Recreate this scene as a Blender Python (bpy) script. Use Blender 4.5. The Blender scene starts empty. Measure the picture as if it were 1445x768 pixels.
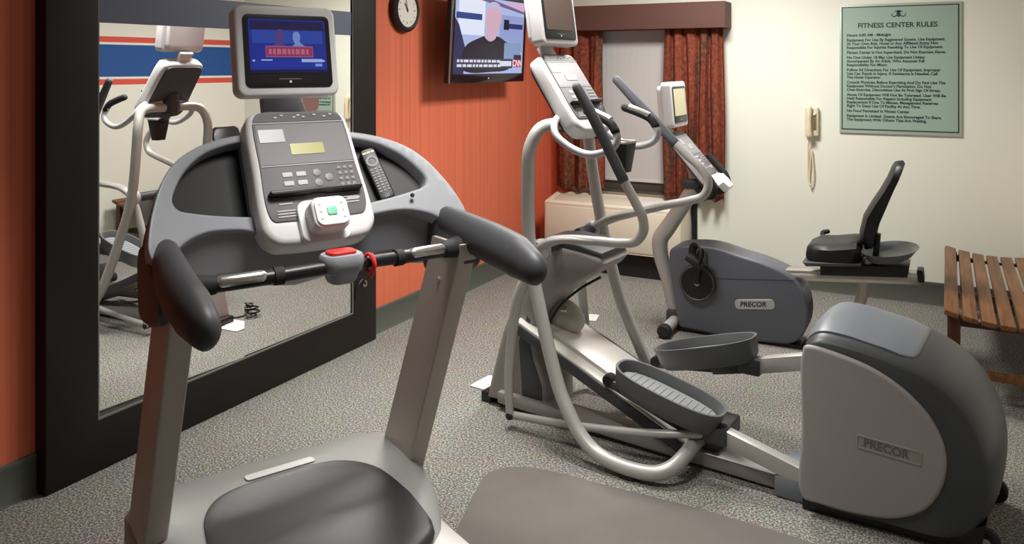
import bpy, bmesh, math, random
from mathutils import Vector, Matrix
random.seed(7)
C = bpy.context.scene.collection
PI = math.pi

# ------------------------------------------------------------------ materials
def lin(c):
    return tuple(((v/255)/12.92 if v/255 <= .04045 else ((v/255+.055)/1.055)**2.4) for v in c) + (1,)
def mat(name, col, rough=.5, metal=0., spec=.5, vary=0., scale=30., bump=0., bscale=200., coat=0.):
    m = bpy.data.materials.new(name); m.use_nodes = True
    nt = m.node_tree; b = nt.nodes['Principled BSDF']
    b.inputs['Base Color'].default_value = lin(col); b.inputs['Roughness'].default_value = rough
    b.inputs['Metallic'].default_value = metal; b.inputs['Specular IOR Level'].default_value = spec
    b.inputs['Coat Weight'].default_value = coat
    tc = nt.nodes.new('ShaderNodeTexCoord')
    if vary:
        n = nt.nodes.new('ShaderNodeTexNoise'); n.inputs['Scale'].default_value = scale; n.inputs['Detail'].default_value = 4
        r = nt.nodes.new('ShaderNodeMix'); r.data_type = 'RGBA'
        r.inputs[6].default_value = tuple(v*(1-vary) for v in lin(col)[:3])+(1,)
        r.inputs[7].default_value = tuple(min(1, v*(1+vary)) for v in lin(col)[:3])+(1,)
        nt.links.new(tc.outputs['Object'], n.inputs['Vector']); nt.links.new(n.outputs['Fac'], r.inputs[0])
        nt.links.new(r.outputs[2], b.inputs['Base Color'])
    if bump:
        n2 = nt.nodes.new('ShaderNodeTexNoise'); n2.inputs['Scale'].default_value = bscale; n2.inputs['Detail'].default_value = 3
        bp = nt.nodes.new('ShaderNodeBump'); bp.inputs['Strength'].default_value = bump; bp.inputs['Distance'].default_value = .002
        nt.links.new(tc.outputs['Object'], n2.inputs['Vector']); nt.links.new(n2.outputs['Fac'], bp.inputs['Height'])
        nt.links.new(bp.outputs['Normal'], b.inputs['Normal'])
    return m
def emit(name, col, s=1.):
    m = bpy.data.materials.new(name); m.use_nodes = True; b = m.node_tree.nodes['Principled BSDF']
    b.inputs['Base Color'].default_value = (.01, .01, .01, 1); b.inputs['Roughness'].default_value = .25
    b.inputs['Emission Color'].default_value = lin(col); b.inputs['Emission Strength'].default_value = s
    return m
def ramp(nt, stops, interp='LINEAR'):
    r = nt.nodes.new('ShaderNodeValToRGB'); e = r.color_ramp; e.interpolation = interp
    e.elements[0].position, e.elements[0].color = stops[0][0], stops[0][1]
    e.elements[1].position, e.elements[1].color = stops[1][0], stops[1][1]
    for p, c in stops[2:]:
        k = e.elements.new(p); k.color = c
    return r
def wallpaper(name, col, axis):
    m = mat(name, col, .6, spec=.25); nt = m.node_tree; b = nt.nodes['Principled BSDF']
    tc = nt.nodes['Texture Coordinate']; mp = nt.nodes.new('ShaderNodeMapping')
    mp.inputs['Scale'].default_value = (3, 90, .25) if axis == 'y' else (90, 3, .25)
    n = nt.nodes.new('ShaderNodeTexNoise'); n.inputs['Scale'].default_value = 1; n.inputs['Detail'].default_value = 2
    c = lin(col); r = ramp(nt, [(.3, tuple(v*.8 for v in c[:3])+(1,)), (.7, tuple(v*1.12 for v in c[:3])+(1,))])
    nt.links.new(tc.outputs['Object'], mp.inputs['Vector']); nt.links.new(mp.outputs[0], n.inputs['Vector'])
    nt.links.new(n.outputs['Fac'], r.inputs[0]); nt.links.new(r.outputs[0], b.inputs['Base Color'])
    return m
def carpet_mat():
    m = mat('carpet', (120, 120, 114), .95, spec=.1); nt = m.node_tree; b = nt.nodes['Principled BSDF']
    tc = nt.nodes['Texture Coordinate']
    n = nt.nodes.new('ShaderNodeTexNoise'); n.inputs['Scale'].default_value = 118; n.inputs['Detail'].default_value = 2; n.inputs['Roughness'].default_value = .8
    r = ramp(nt, [(.36, lin((78, 77, 73))), (.50, lin((126, 124, 118))), (.64, lin((190, 188, 180)))])
    n2 = nt.nodes.new('ShaderNodeTexNoise'); n2.inputs['Scale'].default_value = 9; n2.inputs['Detail'].default_value = 3
    mx = nt.nodes.new('ShaderNodeMix'); mx.data_type = 'RGBA'; mx.blend_type = 'MULTIPLY'; mx.inputs[0].default_value = .25
    bp = nt.nodes.new('ShaderNodeBump'); bp.inputs['Strength'].default_value = .5; bp.inputs['Distance'].default_value = .004
    for q in (n, n2): nt.links.new(tc.outputs['Object'], q.inputs['Vector'])
    nt.links.new(n.outputs['Fac'], r.inputs[0]); nt.links.new(r.outputs[0], mx.inputs[6]); nt.links.new(n2.outputs['Color'], mx.inputs[7])
    nt.links.new(mx.outputs[2], b.inputs['Base Color']); nt.links.new(n.outputs['Fac'], bp.inputs['Height']); nt.links.new(bp.outputs['Normal'], b.inputs['Normal'])
    return m
def striped_wall_mat():
    m = mat('striped_wall', (242, 242, 231), .7, spec=.2); nt = m.node_tree; b = nt.nodes['Principled BSDF']
    tc = nt.nodes['Texture Coordinate']; s = nt.nodes.new('ShaderNodeSeparateXYZ')
    mr = nt.nodes.new('ShaderNodeMapRange'); mr.inputs[1].default_value = 0; mr.inputs[2].default_value = 2.6
    cr, rd, bl = lin((242, 242, 231)), lin((226, 96, 84)), lin((52, 92, 158))
    f = 2.6
    r = ramp(nt, [(0, cr), (1.440/f, rd), (1.492/f, cr), (1.506/f, bl), (1.797/f, cr), (1.812/f, rd), (1.862/f, cr)], 'CONSTANT')
    nt.links.new(tc.outputs['Object'], s.inputs[0]); nt.links.new(s.outputs[2], mr.inputs[0]); nt.links.new(mr.outputs[0], r.inputs[0])
    nt.links.new(r.outputs[0], b.inputs['Base Color']); return m
def curtain_mat():
    m = mat('curtain_cloth', (110, 50, 34), .8, spec=.2); nt = m.node_tree; b = nt.nodes['Principled BSDF']
    tc = nt.nodes['Texture Coordinate']
    mp = nt.nodes.new('ShaderNodeMapping'); mp.inputs['Scale'].default_value = (1, .3, .12)
    n = nt.nodes.new('ShaderNodeTexNoise'); n.inputs['Scale'].default_value = 17; n.inputs['Detail'].default_value = 1
    v = nt.nodes.new('ShaderNodeTexNoise'); v.inputs['Scale'].default_value = 34; v.inputs['Detail'].default_value = 5; v.inputs['Roughness'].default_value = .7
    r1 = ramp(nt, [(.40, lin((70, 54, 42))), (.48, lin((98, 44, 34))), (.62, lin((124, 58, 44)))])
    r2 = ramp(nt, [(.38, lin((60, 40, 32))), (.62, lin((168, 92, 64)))])
    mx = nt.nodes.new('ShaderNodeMix'); mx.data_type = 'RGBA'; mx.inputs[0].default_value = .42
    nt.links.new(tc.outputs['Object'], mp.inputs[0]); nt.links.new(mp.outputs[0], n.inputs['Vector']); nt.links.new(tc.outputs['Object'], v.inputs['Vector'])
    nt.links.new(n.outputs['Fac'], r1.inputs[0]); nt.links.new(v.outputs['Fac'], r2.inputs[0])
    nt.links.new(r1.outputs[0], mx.inputs[6]); nt.links.new(r2.outputs[0], mx.inputs[7]); nt.links.new(mx.outputs[2], b.inputs['Base Color'])
    return m
def wood_mat(name, a, c, axis=1, rough=.45):
    m = mat(name, a, rough, spec=.4); nt = m.node_tree; b = nt.nodes['Principled BSDF']; tc = nt.nodes['Texture Coordinate']
    mp = nt.nodes.new('ShaderNodeMapping'); sc = [40, 40, 40]; sc[axis] = 2.2; mp.inputs['Scale'].default_value = sc
    n = nt.nodes.new('ShaderNodeTexNoise'); n.inputs['Scale'].default_value = 1; n.inputs['Detail'].default_value = 4; n.inputs['Distortion'].default_value = .6
    r = ramp(nt, [(.3, lin(a)), (.7, lin(c))])
    nt.links.new(tc.outputs['Object'], mp.inputs[0]); nt.links.new(mp.outputs[0], n.inputs['Vector']); nt.links.new(n.outputs['Fac'], r.inputs[0]); nt.links.new(r.outputs[0], b.inputs['Base Color'])
    return m

M = dict(
    orange=wallpaper('orange_wallpaper', (214, 112, 82), 'y'), orange_x=wallpaper('orange_wallpaper_return', (214, 112, 82), 'x'),
    cream=mat('cream_paint', (236, 237, 224), .7, spec=.2, bump=.15, bscale=120), ceil=mat('ceiling_paint', (232, 230, 222), .9, spec=.1, bump=.2),
    striped=striped_wall_mat(), carpet=carpet_mat(), base=mat('vinyl_base', (88, 92, 84), .45, spec=.4),
    espresso=mat('espresso_wood', (24, 18, 16), .4, spec=.35, vary=.15, scale=12), etched=mat('etched_band', (96, 104, 128), .45),
    silver=mat('silver_paint', (182, 180, 176), .42, metal=.3, spec=.5), silver_light=mat('light_silver_plastic', (196, 194, 196), .4, metal=.15),
    upright=mat('brushed_upright', (190, 182, 175), .5, metal=.15), grey_plastic=mat('warm_grey_plastic', (150, 144, 140), .5, bump=.06, bscale=500),
    pale=mat('pale_console_plastic', (220, 218, 219), .38), face=mat('console_overlay', (104, 101, 105), .5, spec=.3), face_dark=mat('console_overlay_dark', (84, 82, 86), .5, spec=.3),
    face_light=mat('console_overlay_light', (126, 123, 127), .5, spec=.3), lcd=mat('lcd', (168, 164, 92), .3), led_off=mat('led_window', (140, 140, 142), .3), button=mat('button_print', (190, 188, 192), .5), button_dark=mat('button_edge', (132, 128, 132), .45),
    white=mat('white_plastic', (232, 232, 232), .35), green=mat('green_button', (120, 200, 170), .4), charcoal=mat('charcoal_plastic', (62, 63, 66), .5, bump=.1, bscale=600),
    dash=mat('dash_grey', (146, 149, 156), .42, bump=.05, bscale=600), tray=mat('tray_dark', (22, 23, 27), .5), apron=mat('apron_dark', (138, 140, 146), .45, bump=.06, bscale=500),
    black=mat('black_plastic', (18, 18, 19), .4), rubber=mat('black_rubber', (26, 26, 27), .75, bump=.2, bscale=400), grip=mat('grey_foam_grip', (76, 76, 82), .7, bump=.2, bscale=300), vinyl=mat('black_vinyl', (13, 12, 13), .45, bump=.12, bscale=250),
    beam=mat('beam_grey', (150, 147, 142), .45, metal=.2), ramp_top=mat('ramp_aluminium', (226, 223, 216), .35, metal=.25), ramp_cap=mat('ramp_cap_grey', (178, 172, 160), .45), chrome=mat('chrome_plate', (205, 203, 200), .25, metal=.9), red=mat('red_plastic', (214, 42, 34), .4), hood=mat('hood_plastic', (150, 151, 148), .42, bump=.05, bscale=500), hood_dark=mat('hood_inset', (44, 45, 47), .42, bump=.06, bscale=500),
    rail=mat('rail_alu', (196, 194, 190), .35, metal=.5), belt=mat('tread_belt', (22, 22, 23), .8, bump=.3, bscale=400), label=mat('white_label', (226, 226, 222), .5),
    shell=mat('housing_shell', (62, 65, 68), .42, bump=.05, bscale=500), lid=mat('housing_lid', (116, 122, 130), .42), panel=mat('housing_panel', (156, 151, 149), .5, bump=.05, bscale=500), panel_badge=mat('badge_relief', (150, 144, 138), .45),
    bike=mat('bike_shroud', (90, 93, 101), .42), bike_dark=mat('bike_shroud_rim', (58, 60, 68), .45), badge=mat('badge_silver', (186, 186, 186), .35, metal=.4), ink=mat('badge_ink', (44, 44, 46), .5), pedal=mat('pedal_grey', (92, 95, 97), .5), pedal_pad=mat('pedal_pad', (140, 144, 146), .55, bump=.3, bscale=200),
    ptac=mat('ptac_paint', (226, 218, 198), .5), ptac_dark=mat('ptac_recess', (20, 19, 18), .7), grille=mat('ptac_grille', (206, 198, 176), .5),
    valance=mat('valance_fabric', (94, 62, 54), .7, vary=.08, scale=8), curtain=curtain_mat(), shade=mat('roller_shade', (194, 193, 190), .75), winframe=mat('window_frame', (70, 66, 60), .5), reveal=mat('window_trim', (200, 198, 196), .6),
    sign=mat('sign_sage', (156, 180, 166), .4), sign_edge=mat('sign_border', (176, 190, 176), .35), sign_ink=mat('sign_ink', (40, 62, 56), .5),
    phone=mat('phone_ivory', (226, 216, 184), .4), phone_dark=mat('phone_shadow_grille', (120, 108, 84), .6),
    teak=wood_mat('teak_slat', (92, 58, 32), (136, 90, 52)), teak_dark=wood_mat('teak_leg', (60, 32, 18), (84, 48, 26), 2), patch_=mat('patch_taupe', (108, 103, 99), .85, spec=.1, vary=.12, scale=7),
    clock=mat('clock_face', (222, 218, 210), .5), cable=mat('cable_black', (14, 14, 14), .5), brass=mat('brass_grey', (150, 142, 118), .4, metal=.6), off=mat('screen_off', (98, 84, 78), .18), pale_reflection=mat('screen_reflection', (214, 205, 166), .25), seam=mat('mirror_seam', (120, 118, 108), .5), chalk=mat('engraved_print', (178, 176, 178), .5),  # both unlit displays carry the reflected room tone in their base colour
)
mm = bpy.data.materials.new('mirror_glass'); mm.use_nodes = True
_b = mm.node_tree.nodes['Principled BSDF']; _b.inputs['Metallic'].default_value = 1; _b.inputs['Roughness'].default_value = .0; _b.inputs['Base Color'].default_value = (.96, .965, .95, 1)
M['mirror'] = mm

# ------------------------------------------------------------------ mesh helpers
def tag(o, label=None, cat=None, group=None, kind=None):
    if label: o['label'] = label
    if cat: o['category'] = cat
    if group: o['group'] = group
    if kind: o['kind'] = kind
    return o
def obj(name, bm, m, parent=None, ang=38, flat=False, label=None):
    bmesh.ops.recalc_face_normals(bm, faces=bm.faces)
    if not flat:
        lim = math.radians(ang)
        for f in bm.faces: f.smooth = True
        for e in bm.edges:
            if len(e.link_faces) == 2 and e.calc_face_angle(0) > lim: e.smooth = False
    me = bpy.data.meshes.new(name); bm.to_mesh(me); bm.free()
    me.materials.append(M[m] if isinstance(m, str) else m)
    o = bpy.data.objects.new(name, me); C.objects.link(o)
    if parent: o.parent = parent
    if label: o['label'] = label
    return o
def thing(name, label, cat, loc=(0, 0, 0), rz=0., group=None):
    o = bpy.data.objects.new(name, None); C.objects.link(o); o.empty_display_size = .1
    o.location = loc; o.rotation_euler = (0, 0, rz)
    return tag(o, label, cat, group)
def merge(a, b):
    me = bpy.data.meshes.new('tmp'); b.to_mesh(me); b.free(); a.from_mesh(me); bpy.data.meshes.remove(me); return a
def xf(bm, mtx):
    bmesh.ops.transform(bm, matrix=mtx, verts=bm.verts); return bm
def box(x0, x1, y0, y1, z0, z1, bev=0., seg=2):
    bm = bmesh.new(); bmesh.ops.create_cube(bm, size=1)
    for v in bm.verts:
        v.co = Vector((x0+(v.co.x+.5)*(x1-x0), y0+(v.co.y+.5)*(y1-y0), z0+(v.co.z+.5)*(z1-z0)))
    if bev: bmesh.ops.bevel(bm, geom=bm.edges[:], offset=bev, segments=seg, profile=.5, affect='EDGES')
    return bm
def cat_rom(pts, n=8, closed=False):
    P = [Vector(p) for p in pts]; out = []; N = len(P)
    rng = range(N if closed else N-1)
    for i in rng:
        if closed: p0, p1, p2, p3 = P[(i-1) % N], P[i], P[(i+1) % N], P[(i+2) % N]
        else: p0, p1, p2, p3 = P[max(i-1, 0)], P[i], P[i+1], P[min(i+2, N-1)]
        # centripetal style
        t01 = max((p1-p0).length, 1e-6)**.5; t12 = max((p2-p1).length, 1e-6)**.5; t23 = max((p3-p2).length, 1e-6)**.5
        if (p1-p0).length < 1e-6: m1 = (p2-p1)
        else: m1 = (p2-p1) + ((p1-p0)/t01 - (p2-p0)/(t01+t12))*t12
        if (p3-p2).length < 1e-6: m2 = (p2-p1)
        else: m2 = (p2-p1) + ((p3-p2)/t23 - (p3-p1)/(t12+t23))*t12
        for k in range(n):
            t = k/n; t2, t3 = t*t, t*t*t
            out.append(p1*(2*t3-3*t2+1) + m1*(t3-2*t2+t) + p2*(-2*t3+3*t2) + m2*(t3-t2))
    if not closed: out.append(P[-1].copy())
    return out
def interp(vals, n):
    out = []
    for i in range(len(vals)-1):
        for k in range(n): out.append(vals[i]+(vals[i+1]-vals[i])*k/n)
    out.append(vals[-1]); return out
def tube(pts, r, seg=16, n=8, smooth=True, flat=1., round_end=False, up=None):
    """sweep along pts; r number or list per control point; flat squashes the section along the second axis"""
    rs = r if isinstance(r, (list, tuple)) else [r]*len(pts)
    P = cat_rom(pts, n) if smooth else [Vector(p) for p in pts]
    R = interp(rs, n) if smooth else list(rs)
    bm = bmesh.new(); rings = []
    T = [(P[min(i+1, len(P)-1)]-P[max(i-1, 0)]).normalized() for i in range(len(P))]
    nrm = Vector(up) if up else (Vector((0, 0, 1)) if abs(T[0].z) < .9 else Vector((1, 0, 0)))
    if round_end:
        for end in (0, -1):
            d = -T[0] if end == 0 else T[-1]; rr = R[end]; base = P[end]
            ex = [(base + d*rr*math.sin(a), rr*math.cos(a)) for a in (PI*.18, PI*.34, PI*.46)]
            if end == 0:
                P = [e[0] for e in ex[::-1]]+P; R = [e[1] for e in ex[::-1]]+R; T = [T[0]]*3+T
            else:
                P = P+[e[0] for e in ex]; R = R+[e[1] for e in ex]; T = T+[T[-1]]*3
    for i, p in enumerate(P):
        t = T[i]
        nrm = (nrm - t*nrm.dot(t))
        if nrm.length < 1e-5: nrm = t.orthogonal()
        nrm.normalize(); b = t.cross(nrm)
        rings.append([bm.verts.new(p + (nrm*math.cos(2*PI*k/seg) + b*math.sin(2*PI*k/seg)*flat)*R[i]) for k in range(seg)])
    for i in range(len(rings)-1):
        for k in range(seg):
            bm.faces.new((rings[i][k], rings[i][(k+1) % seg], rings[i+1][(k+1) % seg], rings[i+1][k]))
    bm.faces.new(rings[0][::-1]); bm.faces.new(rings[-1])
    return bm
def rod(p, q, r, seg=16): return tube([p, q], r, seg, smooth=False)
def bar(p, q, w, h, bev=.004, up=(0, 0, 1)):
    """square section bar from p to q, w sideways, h along up"""
    p, q = Vector(p), Vector(q); d = (q-p); L = d.length; d.normalize(); s = Vector(up).cross(d).normalized(); u = d.cross(s)
    bm = box(-L/2, L/2, -w/2, w/2, -h/2, h/2, bev)
    m = Matrix((d, s, u)).transposed().to_4x4(); m.translation = (p+q)/2
    return xf(bm, m)
def prism(outline, y0, y1, bev=0., seg=3, smooth=0, plane='xz'):
    """extrude an (x,z) outline between y0 and y1 with rounded rims"""
    pts = outline
    if smooth: pts = [(v.x, v.y) for v in cat_rom([(a, b, 0) for a, b in outline], smooth, True)]
    bm = bmesh.new()
    def mk(a, b, c): return {'xz': (a, c, b), 'xy': (a, b, c), 'yz': (c, a, b)}[plane]
    lo = [bm.verts.new(mk(a, b, y0)) for a, b in pts]; hi = [bm.verts.new(mk(a, b, y1)) for a, b in pts]
    f0 = bm.faces.new(lo[::-1]); f1 = bm.faces.new(hi); N = len(pts)
    for i in range(N): bm.faces.new((lo[i], lo[(i+1) % N], hi[(i+1) % N], hi[i]))
    bmesh.ops.recalc_face_normals(bm, faces=bm.faces)
    if bev: bmesh.ops.bevel(bm, geom=list(f0.edges)+list(f1.edges), offset=bev, segments=seg, profile=.5, affect='EDGES', clamp_overlap=True)
    return bm
def from_curve(cu):
    o = bpy.data.objects.new('tmp', cu); C.objects.link(o); bpy.context.view_layer.update()
    me = bpy.data.meshes.new_from_object(o.evaluated_get(bpy.context.evaluated_depsgraph_get()))
    bm = bmesh.new(); bm.from_mesh(me); bpy.data.meshes.remove(me); bpy.data.objects.remove(o); bpy.data.curves.remove(cu)
    bmesh.ops.remove_doubles(bm, verts=bm.verts, dist=1e-6); return bm
def plate(outer, holes=(), ext=.01, bev=0., smooth=0):
    """flat plate in XY with holes, half thickness ext (+bevel)"""
    cu = bpy.data.curves.new('tmp', 'CURVE'); cu.dimensions = '2D'; cu.fill_mode = 'BOTH'; cu.extrude = ext; cu.bevel_depth = bev; cu.bevel_resolution = 2; cu.offset = -bev
    for loop in [outer]+list(holes):
        pts = [(v.x, v.y) for v in cat_rom([(a, b, 0) for a, b in loop], smooth, True)] if smooth else loop
        s = cu.splines.new('POLY'); s.points.add(len(pts)-1); s.use_cyclic_u = True
        for i, (a, b) in enumerate(pts): s.points[i].co = (a, b, 0, 1)
    return from_curve(cu)
def text(body, size, ext=.001, align='CENTER', bold=0., shear=0., sx=1.):
    cu = bpy.data.curves.new('tmp', 'FONT'); cu.body = body; cu.size = size; cu.extrude = ext; cu.align_x = align; cu.align_y = 'CENTER'; cu.offset = bold; cu.shear = shear; cu.resolution_u = 3
    bm = from_curve(cu)
    if sx != 1: xf(bm, Matrix.Diagonal((sx, 1, 1, 1)))
    return bm
def rrect(w, h, r, n=6, cx=0., cy=0.):
    out = []
    for k, (sx, sy) in enumerate(((1, 1), (-1, 1), (-1, -1), (1, -1))):
        for i in range(n+1):
            a = PI/2*k + PI/2*i/n
            out.append((cx+sx*(w/2-r)+r*math.cos(a), cy+sy*(h/2-r)+r*math.sin(a)))
    return out
def lathe(prof, seg=32, ax='z'):
    bm = bmesh.new(); rings = []
    for r, z in prof:
        rings.append([bm.verts.new((r*math.cos(2*PI*k/seg), r*math.sin(2*PI*k/seg), z)) for k in range(seg)] if r > 1e-6 else [bm.verts.new((0, 0, z))])
    for a, b in zip(rings, rings[1:]):
        for k in range(seg):
            if len(a) == 1 and len(b) == 1: continue
            if len(a) == 1: bm.faces.new((a[0], b[k], b[(k+1) % seg]))
            elif len(b) == 1: bm.faces.new((a[k], a[(k+1) % seg], b[0]))
            else: bm.faces.new((a[k], a[(k+1) % seg], b[(k+1) % seg], b[k]))
    if ax == 'x': xf(bm, Matrix.Rotation(PI/2, 4, 'Y'))
    if ax == 'y': xf(bm, Matrix.Rotation(-PI/2, 4, 'X'))
    return bm
def disc(r, t, bev=.003, seg=32, ax='z'):
    b = min(bev, t/2.2)
    return lathe([(0, 0), (r-b, 0), (r, b), (r, t-b), (r-b, t), (0, t)], seg, ax)
def loft(rings, cap=True):
    bm = bmesh.new(); V = [[bm.verts.new(p) for p in r] for r in rings]; n = len(V[0])
    for a, b in zip(V, V[1:]):
        for k in range(n): bm.faces.new((a[k], a[(k+1) % n], b[(k+1) % n], b[k]))
    if cap: bm.faces.new(V[0][::-1]); bm.faces.new(V[-1])
    return bm
def T(x, y, z): return Matrix.Translation((x, y, z))
def struct(name, bm, m, parent=None, **k):
    o = obj(name, bm, m, parent, **k)
    if parent is None: o['kind'] = 'structure'
    return o

# ------------------------------------------------------------------ room
RX, RY, RZ = 3.70, -7.6, 2.55
struct('floor', box(-.1, RX+.1, RY-.1, .1, -.1, 0), 'carpet')
struct('ceiling', box(-.1, RX+.1, RY-.1, .1, RZ, RZ+.1), 'ceil')
struct('wall_left', box(-.1, 0, RY-.1, .1, 0, RZ), 'orange')
struct('wall_right', box(RX, RX+.1, RY-.1, .1, 0, RZ), 'striped')
struct('wall_front', box(0, RX, RY-.1, RY, 0, RZ), 'cream')
wx0, wx1, wz0, wz1 = .50, 1.16, .60, 1.94      # window opening
bw = plate([(0, 0), (RX, 0), (RX, RZ), (0, RZ)], [[(wx0, wz0), (wx1, wz0), (wx1, wz1), (wx0, wz1)]], .05)
struct('wall_back', xf(bw, T(0, .05, 0) @ Matrix.Rotation(PI/2, 4, 'X')), 'cream')
struct('trim_1', box(.0, .30, -.004, 0, .0, RZ), 'orange_x')     # orange wallpaper carried round the corner behind the curtain
def baseboard(name, L, mtx):
    prof = [(0, 0), (.016, 0), (.010, .012), (.009, .132), (.013, .142), (.011, .152), (0, .152)]
    bm = prism(prof, 0, L); return struct(name, xf(bm, mtx), 'base')
baseboard('baseboard_left', 7.6, T(0, RY, 0))
baseboard('baseboard_back', RX-1.32, T(1.32, 0, 0) @ Matrix.Rotation(-PI/2, 4, 'Z'))
baseboard('baseboard_right', 7.6, T(RX, 0, 0) @ Matrix.Rotation(PI, 4, 'Z'))
w = struct('window_1', plate([(wx0, wz0), (wx1, wz0), (wx1, wz1), (wx0, wz1)], [[(wx0+.05, wz0+.09), (wx1-.05, wz0+.09), (wx1-.05, wz1-.05), (wx0+.05, wz1-.05)]], .03), 'winframe')
w.data.transform(T(0, .05, 0) @ Matrix.Rotation(PI/2, 4, 'X'))
struct('window_pane', box(wx0+.05, wx1-.05, .055, .06, wz0+.09, wz1-.05), mat('dark_glass', (60, 66, 74), .05), w)
struct('window_sill', box(wx0+.01, wx1-.01, -.02, .02, wz0, wz0+.016, .003), 'winframe', w)

# roller shade hanging in front of the glass
t = thing('roller_shade', 'pale grey roller shade drawn down over the window between the curtains', 'shade', (0, 0, 0))
bm = bmesh.new(); N = 40
for s_ in (0, .003):
    pass
cols = [wx0+.012+(wx1-wx0-.024)*i/N for i in range(N+1)]
obj('shade_cloth', prism([(x, .0+.0006*math.sin(i*1.9)+.012) for i, x in enumerate(cols)]+[(x, .016+.0006*math.sin(i*1.9)) for i, x in reversed(list(enumerate(cols)))], .705, 1.92, plane='xy'), 'shade', t)
obj('hem_bar', box(wx0+.012, wx1-.012, .004, .02, .688, .71, .003), 'reveal', t)

# ------------------------------------------------------------------ mirror on the left wall
MY0, MY1, MZ1 = -4.315, -2.318, 2.36
GY0, GY1, GZ0, GZ1 = -4.10, -2.525, .205, 2.16
t = thing('wall_mirror', 'tall two-panel wall mirror in a wide dark espresso wood frame on the orange wall', 'mirror', (0, 0, 0))
MX = Matrix(((0, 0, 1, 0), (1, 0, 0, 0), (0, 1, 0, 0), (0, 0, 0, 1)))     # plate XY -> world YZ, thickness -> X
fr = plate([(MY0, .002), (MY1, .002), (MY1, MZ1), (MY0, MZ1)], [[(GY0, GZ0), (GY1, GZ0), (GY1, GZ1), (GY0, GZ1)]], .029, .004)
obj('frame', xf(fr, T(.034, 0, 0) @ MX), 'espresso', t)
lip = plate([(GY0-.004, GZ0-.004), (GY1+.004, GZ0-.004), (GY1+.004, GZ1+.004), (GY0-.004, GZ1+.004)], [[(GY0+.006, GZ0+.006), (GY1-.006, GZ0+.006), (GY1-.006, GZ1-.006), (GY0+.006, GZ1-.006)]], .002)
obj('bead', xf(lip, T(.0615, 0, 0) @ MX), 'seam', t)
SY = -3.330
for a, b, x0, x1 in ((GY0, SY-.0015, .030, .0575), (SY+.0015, GY1, .050, .0550)):     # the two panes sit a touch out of parallel with the wall
    obj('mirror_panel', prism([(x0-.005, a), (x0, a), (x1, b), (x1-.005, b)], GZ0, GZ1, plane='xy'), 'mirror', t, flat=True)
    obj('etched_band', prism([(x0+.0004, a+.004), (x0+.0014, a+.004), (x1+.0014, b-.001), (x1+.0004, b-.001)], 1.778, 1.910, plane='xy'), 'etched', t, label='blue-grey band across the glass')
obj('backing', box(.006, .023, GY0, GY1, GZ0, GZ1), 'black', t)

# ------------------------------------------------------------------ clock, TV, sign, phone
t = thing('wall_clock', 'small round wall clock with black rim and white dial', 'clock', (0, -1.965, 1.957))
obj('rim', lathe([(0, 0), (.138, 0), (.142, .01), (.138, .035), (.122, .048), (.108, .046), (.106, .034), (0, .034)], 48, 'x'), 'black', t)
obj('dial', disc(.108, .004, .001, 48, 'x').__class__ and xf(disc(.108, .004, .001, 48, 'x'), T(.034, 0, 0)), 'clock', t)
for k in range(12):
    a = k*PI/6; L = .016 if k % 3 == 0 else .009
    obj('hour_mark', xf(box(0, .001, -.002, .002, .088-L, .09), T(.0385, 0, 0) @ Matrix.Rotation(a, 4, 'X')), 'ink', t)
obj('hour_hand', xf(box(0, .0015, -.003, .003, -.012, .05), T(.040, 0, 0) @ Matrix.Rotation(.62, 4, 'X')), 'ink', t)
obj('minute_hand', xf(box(0, .0015, -.0022, .0022, -.015, .075), T(.042, 0, 0) @ Matrix.Rotation(.25, 4, 'X')), 'ink', t)
obj('hub', xf(disc(.006, .006, .001, 16, 'x'), T(.039, 0, 0)), 'ink', t)

# television: local frame Y along wall, Z up, X out of wall; leans forward a little
TW, TH = 1.04, .615
t = thing('television', 'wall-mounted flat television showing a grey-haired person in a dark top', 'television', (.192, -1.200, 1.492))
t.rotation_euler = (0, math.radians(3.0), 0)
obj('cabinet', box(-.045, -.002, -TW/2, TW/2, 0, TH, .008), 'black', t)
bz = plate([(-TW/2, 0), (TW/2, 0), (TW/2, TH), (-TW/2, TH)], [[(-TW/2+.03, .062), (TW/2-.03, .062), (TW/2-.03, TH-.03), (-TW/2+.03, TH-.03)]], .004, .002)
obj('bezel', xf(bz, MX), mat('gloss_bezel', (22, 20, 22), .15, coat=.4), t)
obj('edge_trim', box(-.006, .003, -TW/2-.003, -TW/2, .0, TH), 'silver', t)
obj('power_light', xf(disc(.006, .002, .0005, 12, 'x'), T(.006, -.02, .03)), 'label', t)
obj('wall_mount', box(-.075, -.045, -.2, .2, .2, .45, .01), 'black', t)
obj('mount_arm', bar((-.178, 0, .33), (-.07, 0, .33), .12, .10, .006), 'black', t)
SW0, SW1, SH0, SH1 = -TW/2+.03, TW/2-.03, .062, TH-.03
scr = obj('screen', box(-.001, .001, SW0, SW1, SH0, SH1), emit('tv_picture', (176, 190, 236), .9), t)
def tvp(name, pts, col, d, s=.9, sm=0):
    pts = [(SW0+a*(SW1-SW0), SH0+b*(SH1-SH0)) for a, b in pts]
    obj(name, xf(plate(pts, (), .0003, 0, sm), T(.001+d, 0, 0) @ MX), emit('tv_'+name, col, s), scr)
def q(a0, a1, b0, b1): return [(a0, b0), (a1, b0), (a1, b1), (a0, b1)]
tvp('picture_panel', q(.05, .40, .50, .98), (226, 232, 250), .0005, .95)
tvp('picture_panel', q(.62, 1, .30, .80), (150, 164, 214), .0006)
tvp('picture_panel', [(0, .0), (.14, .0), (.16, .30), (.06, .62), (0, .72)], (40, 42, 88), .0007)
tvp('picture_banner', q(.02, .36, .70, .78), (40, 66, 140), .0010)
tvp('picture_banner', q(.70, .98, .62, .69), (44, 48, 120), .0010)
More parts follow.
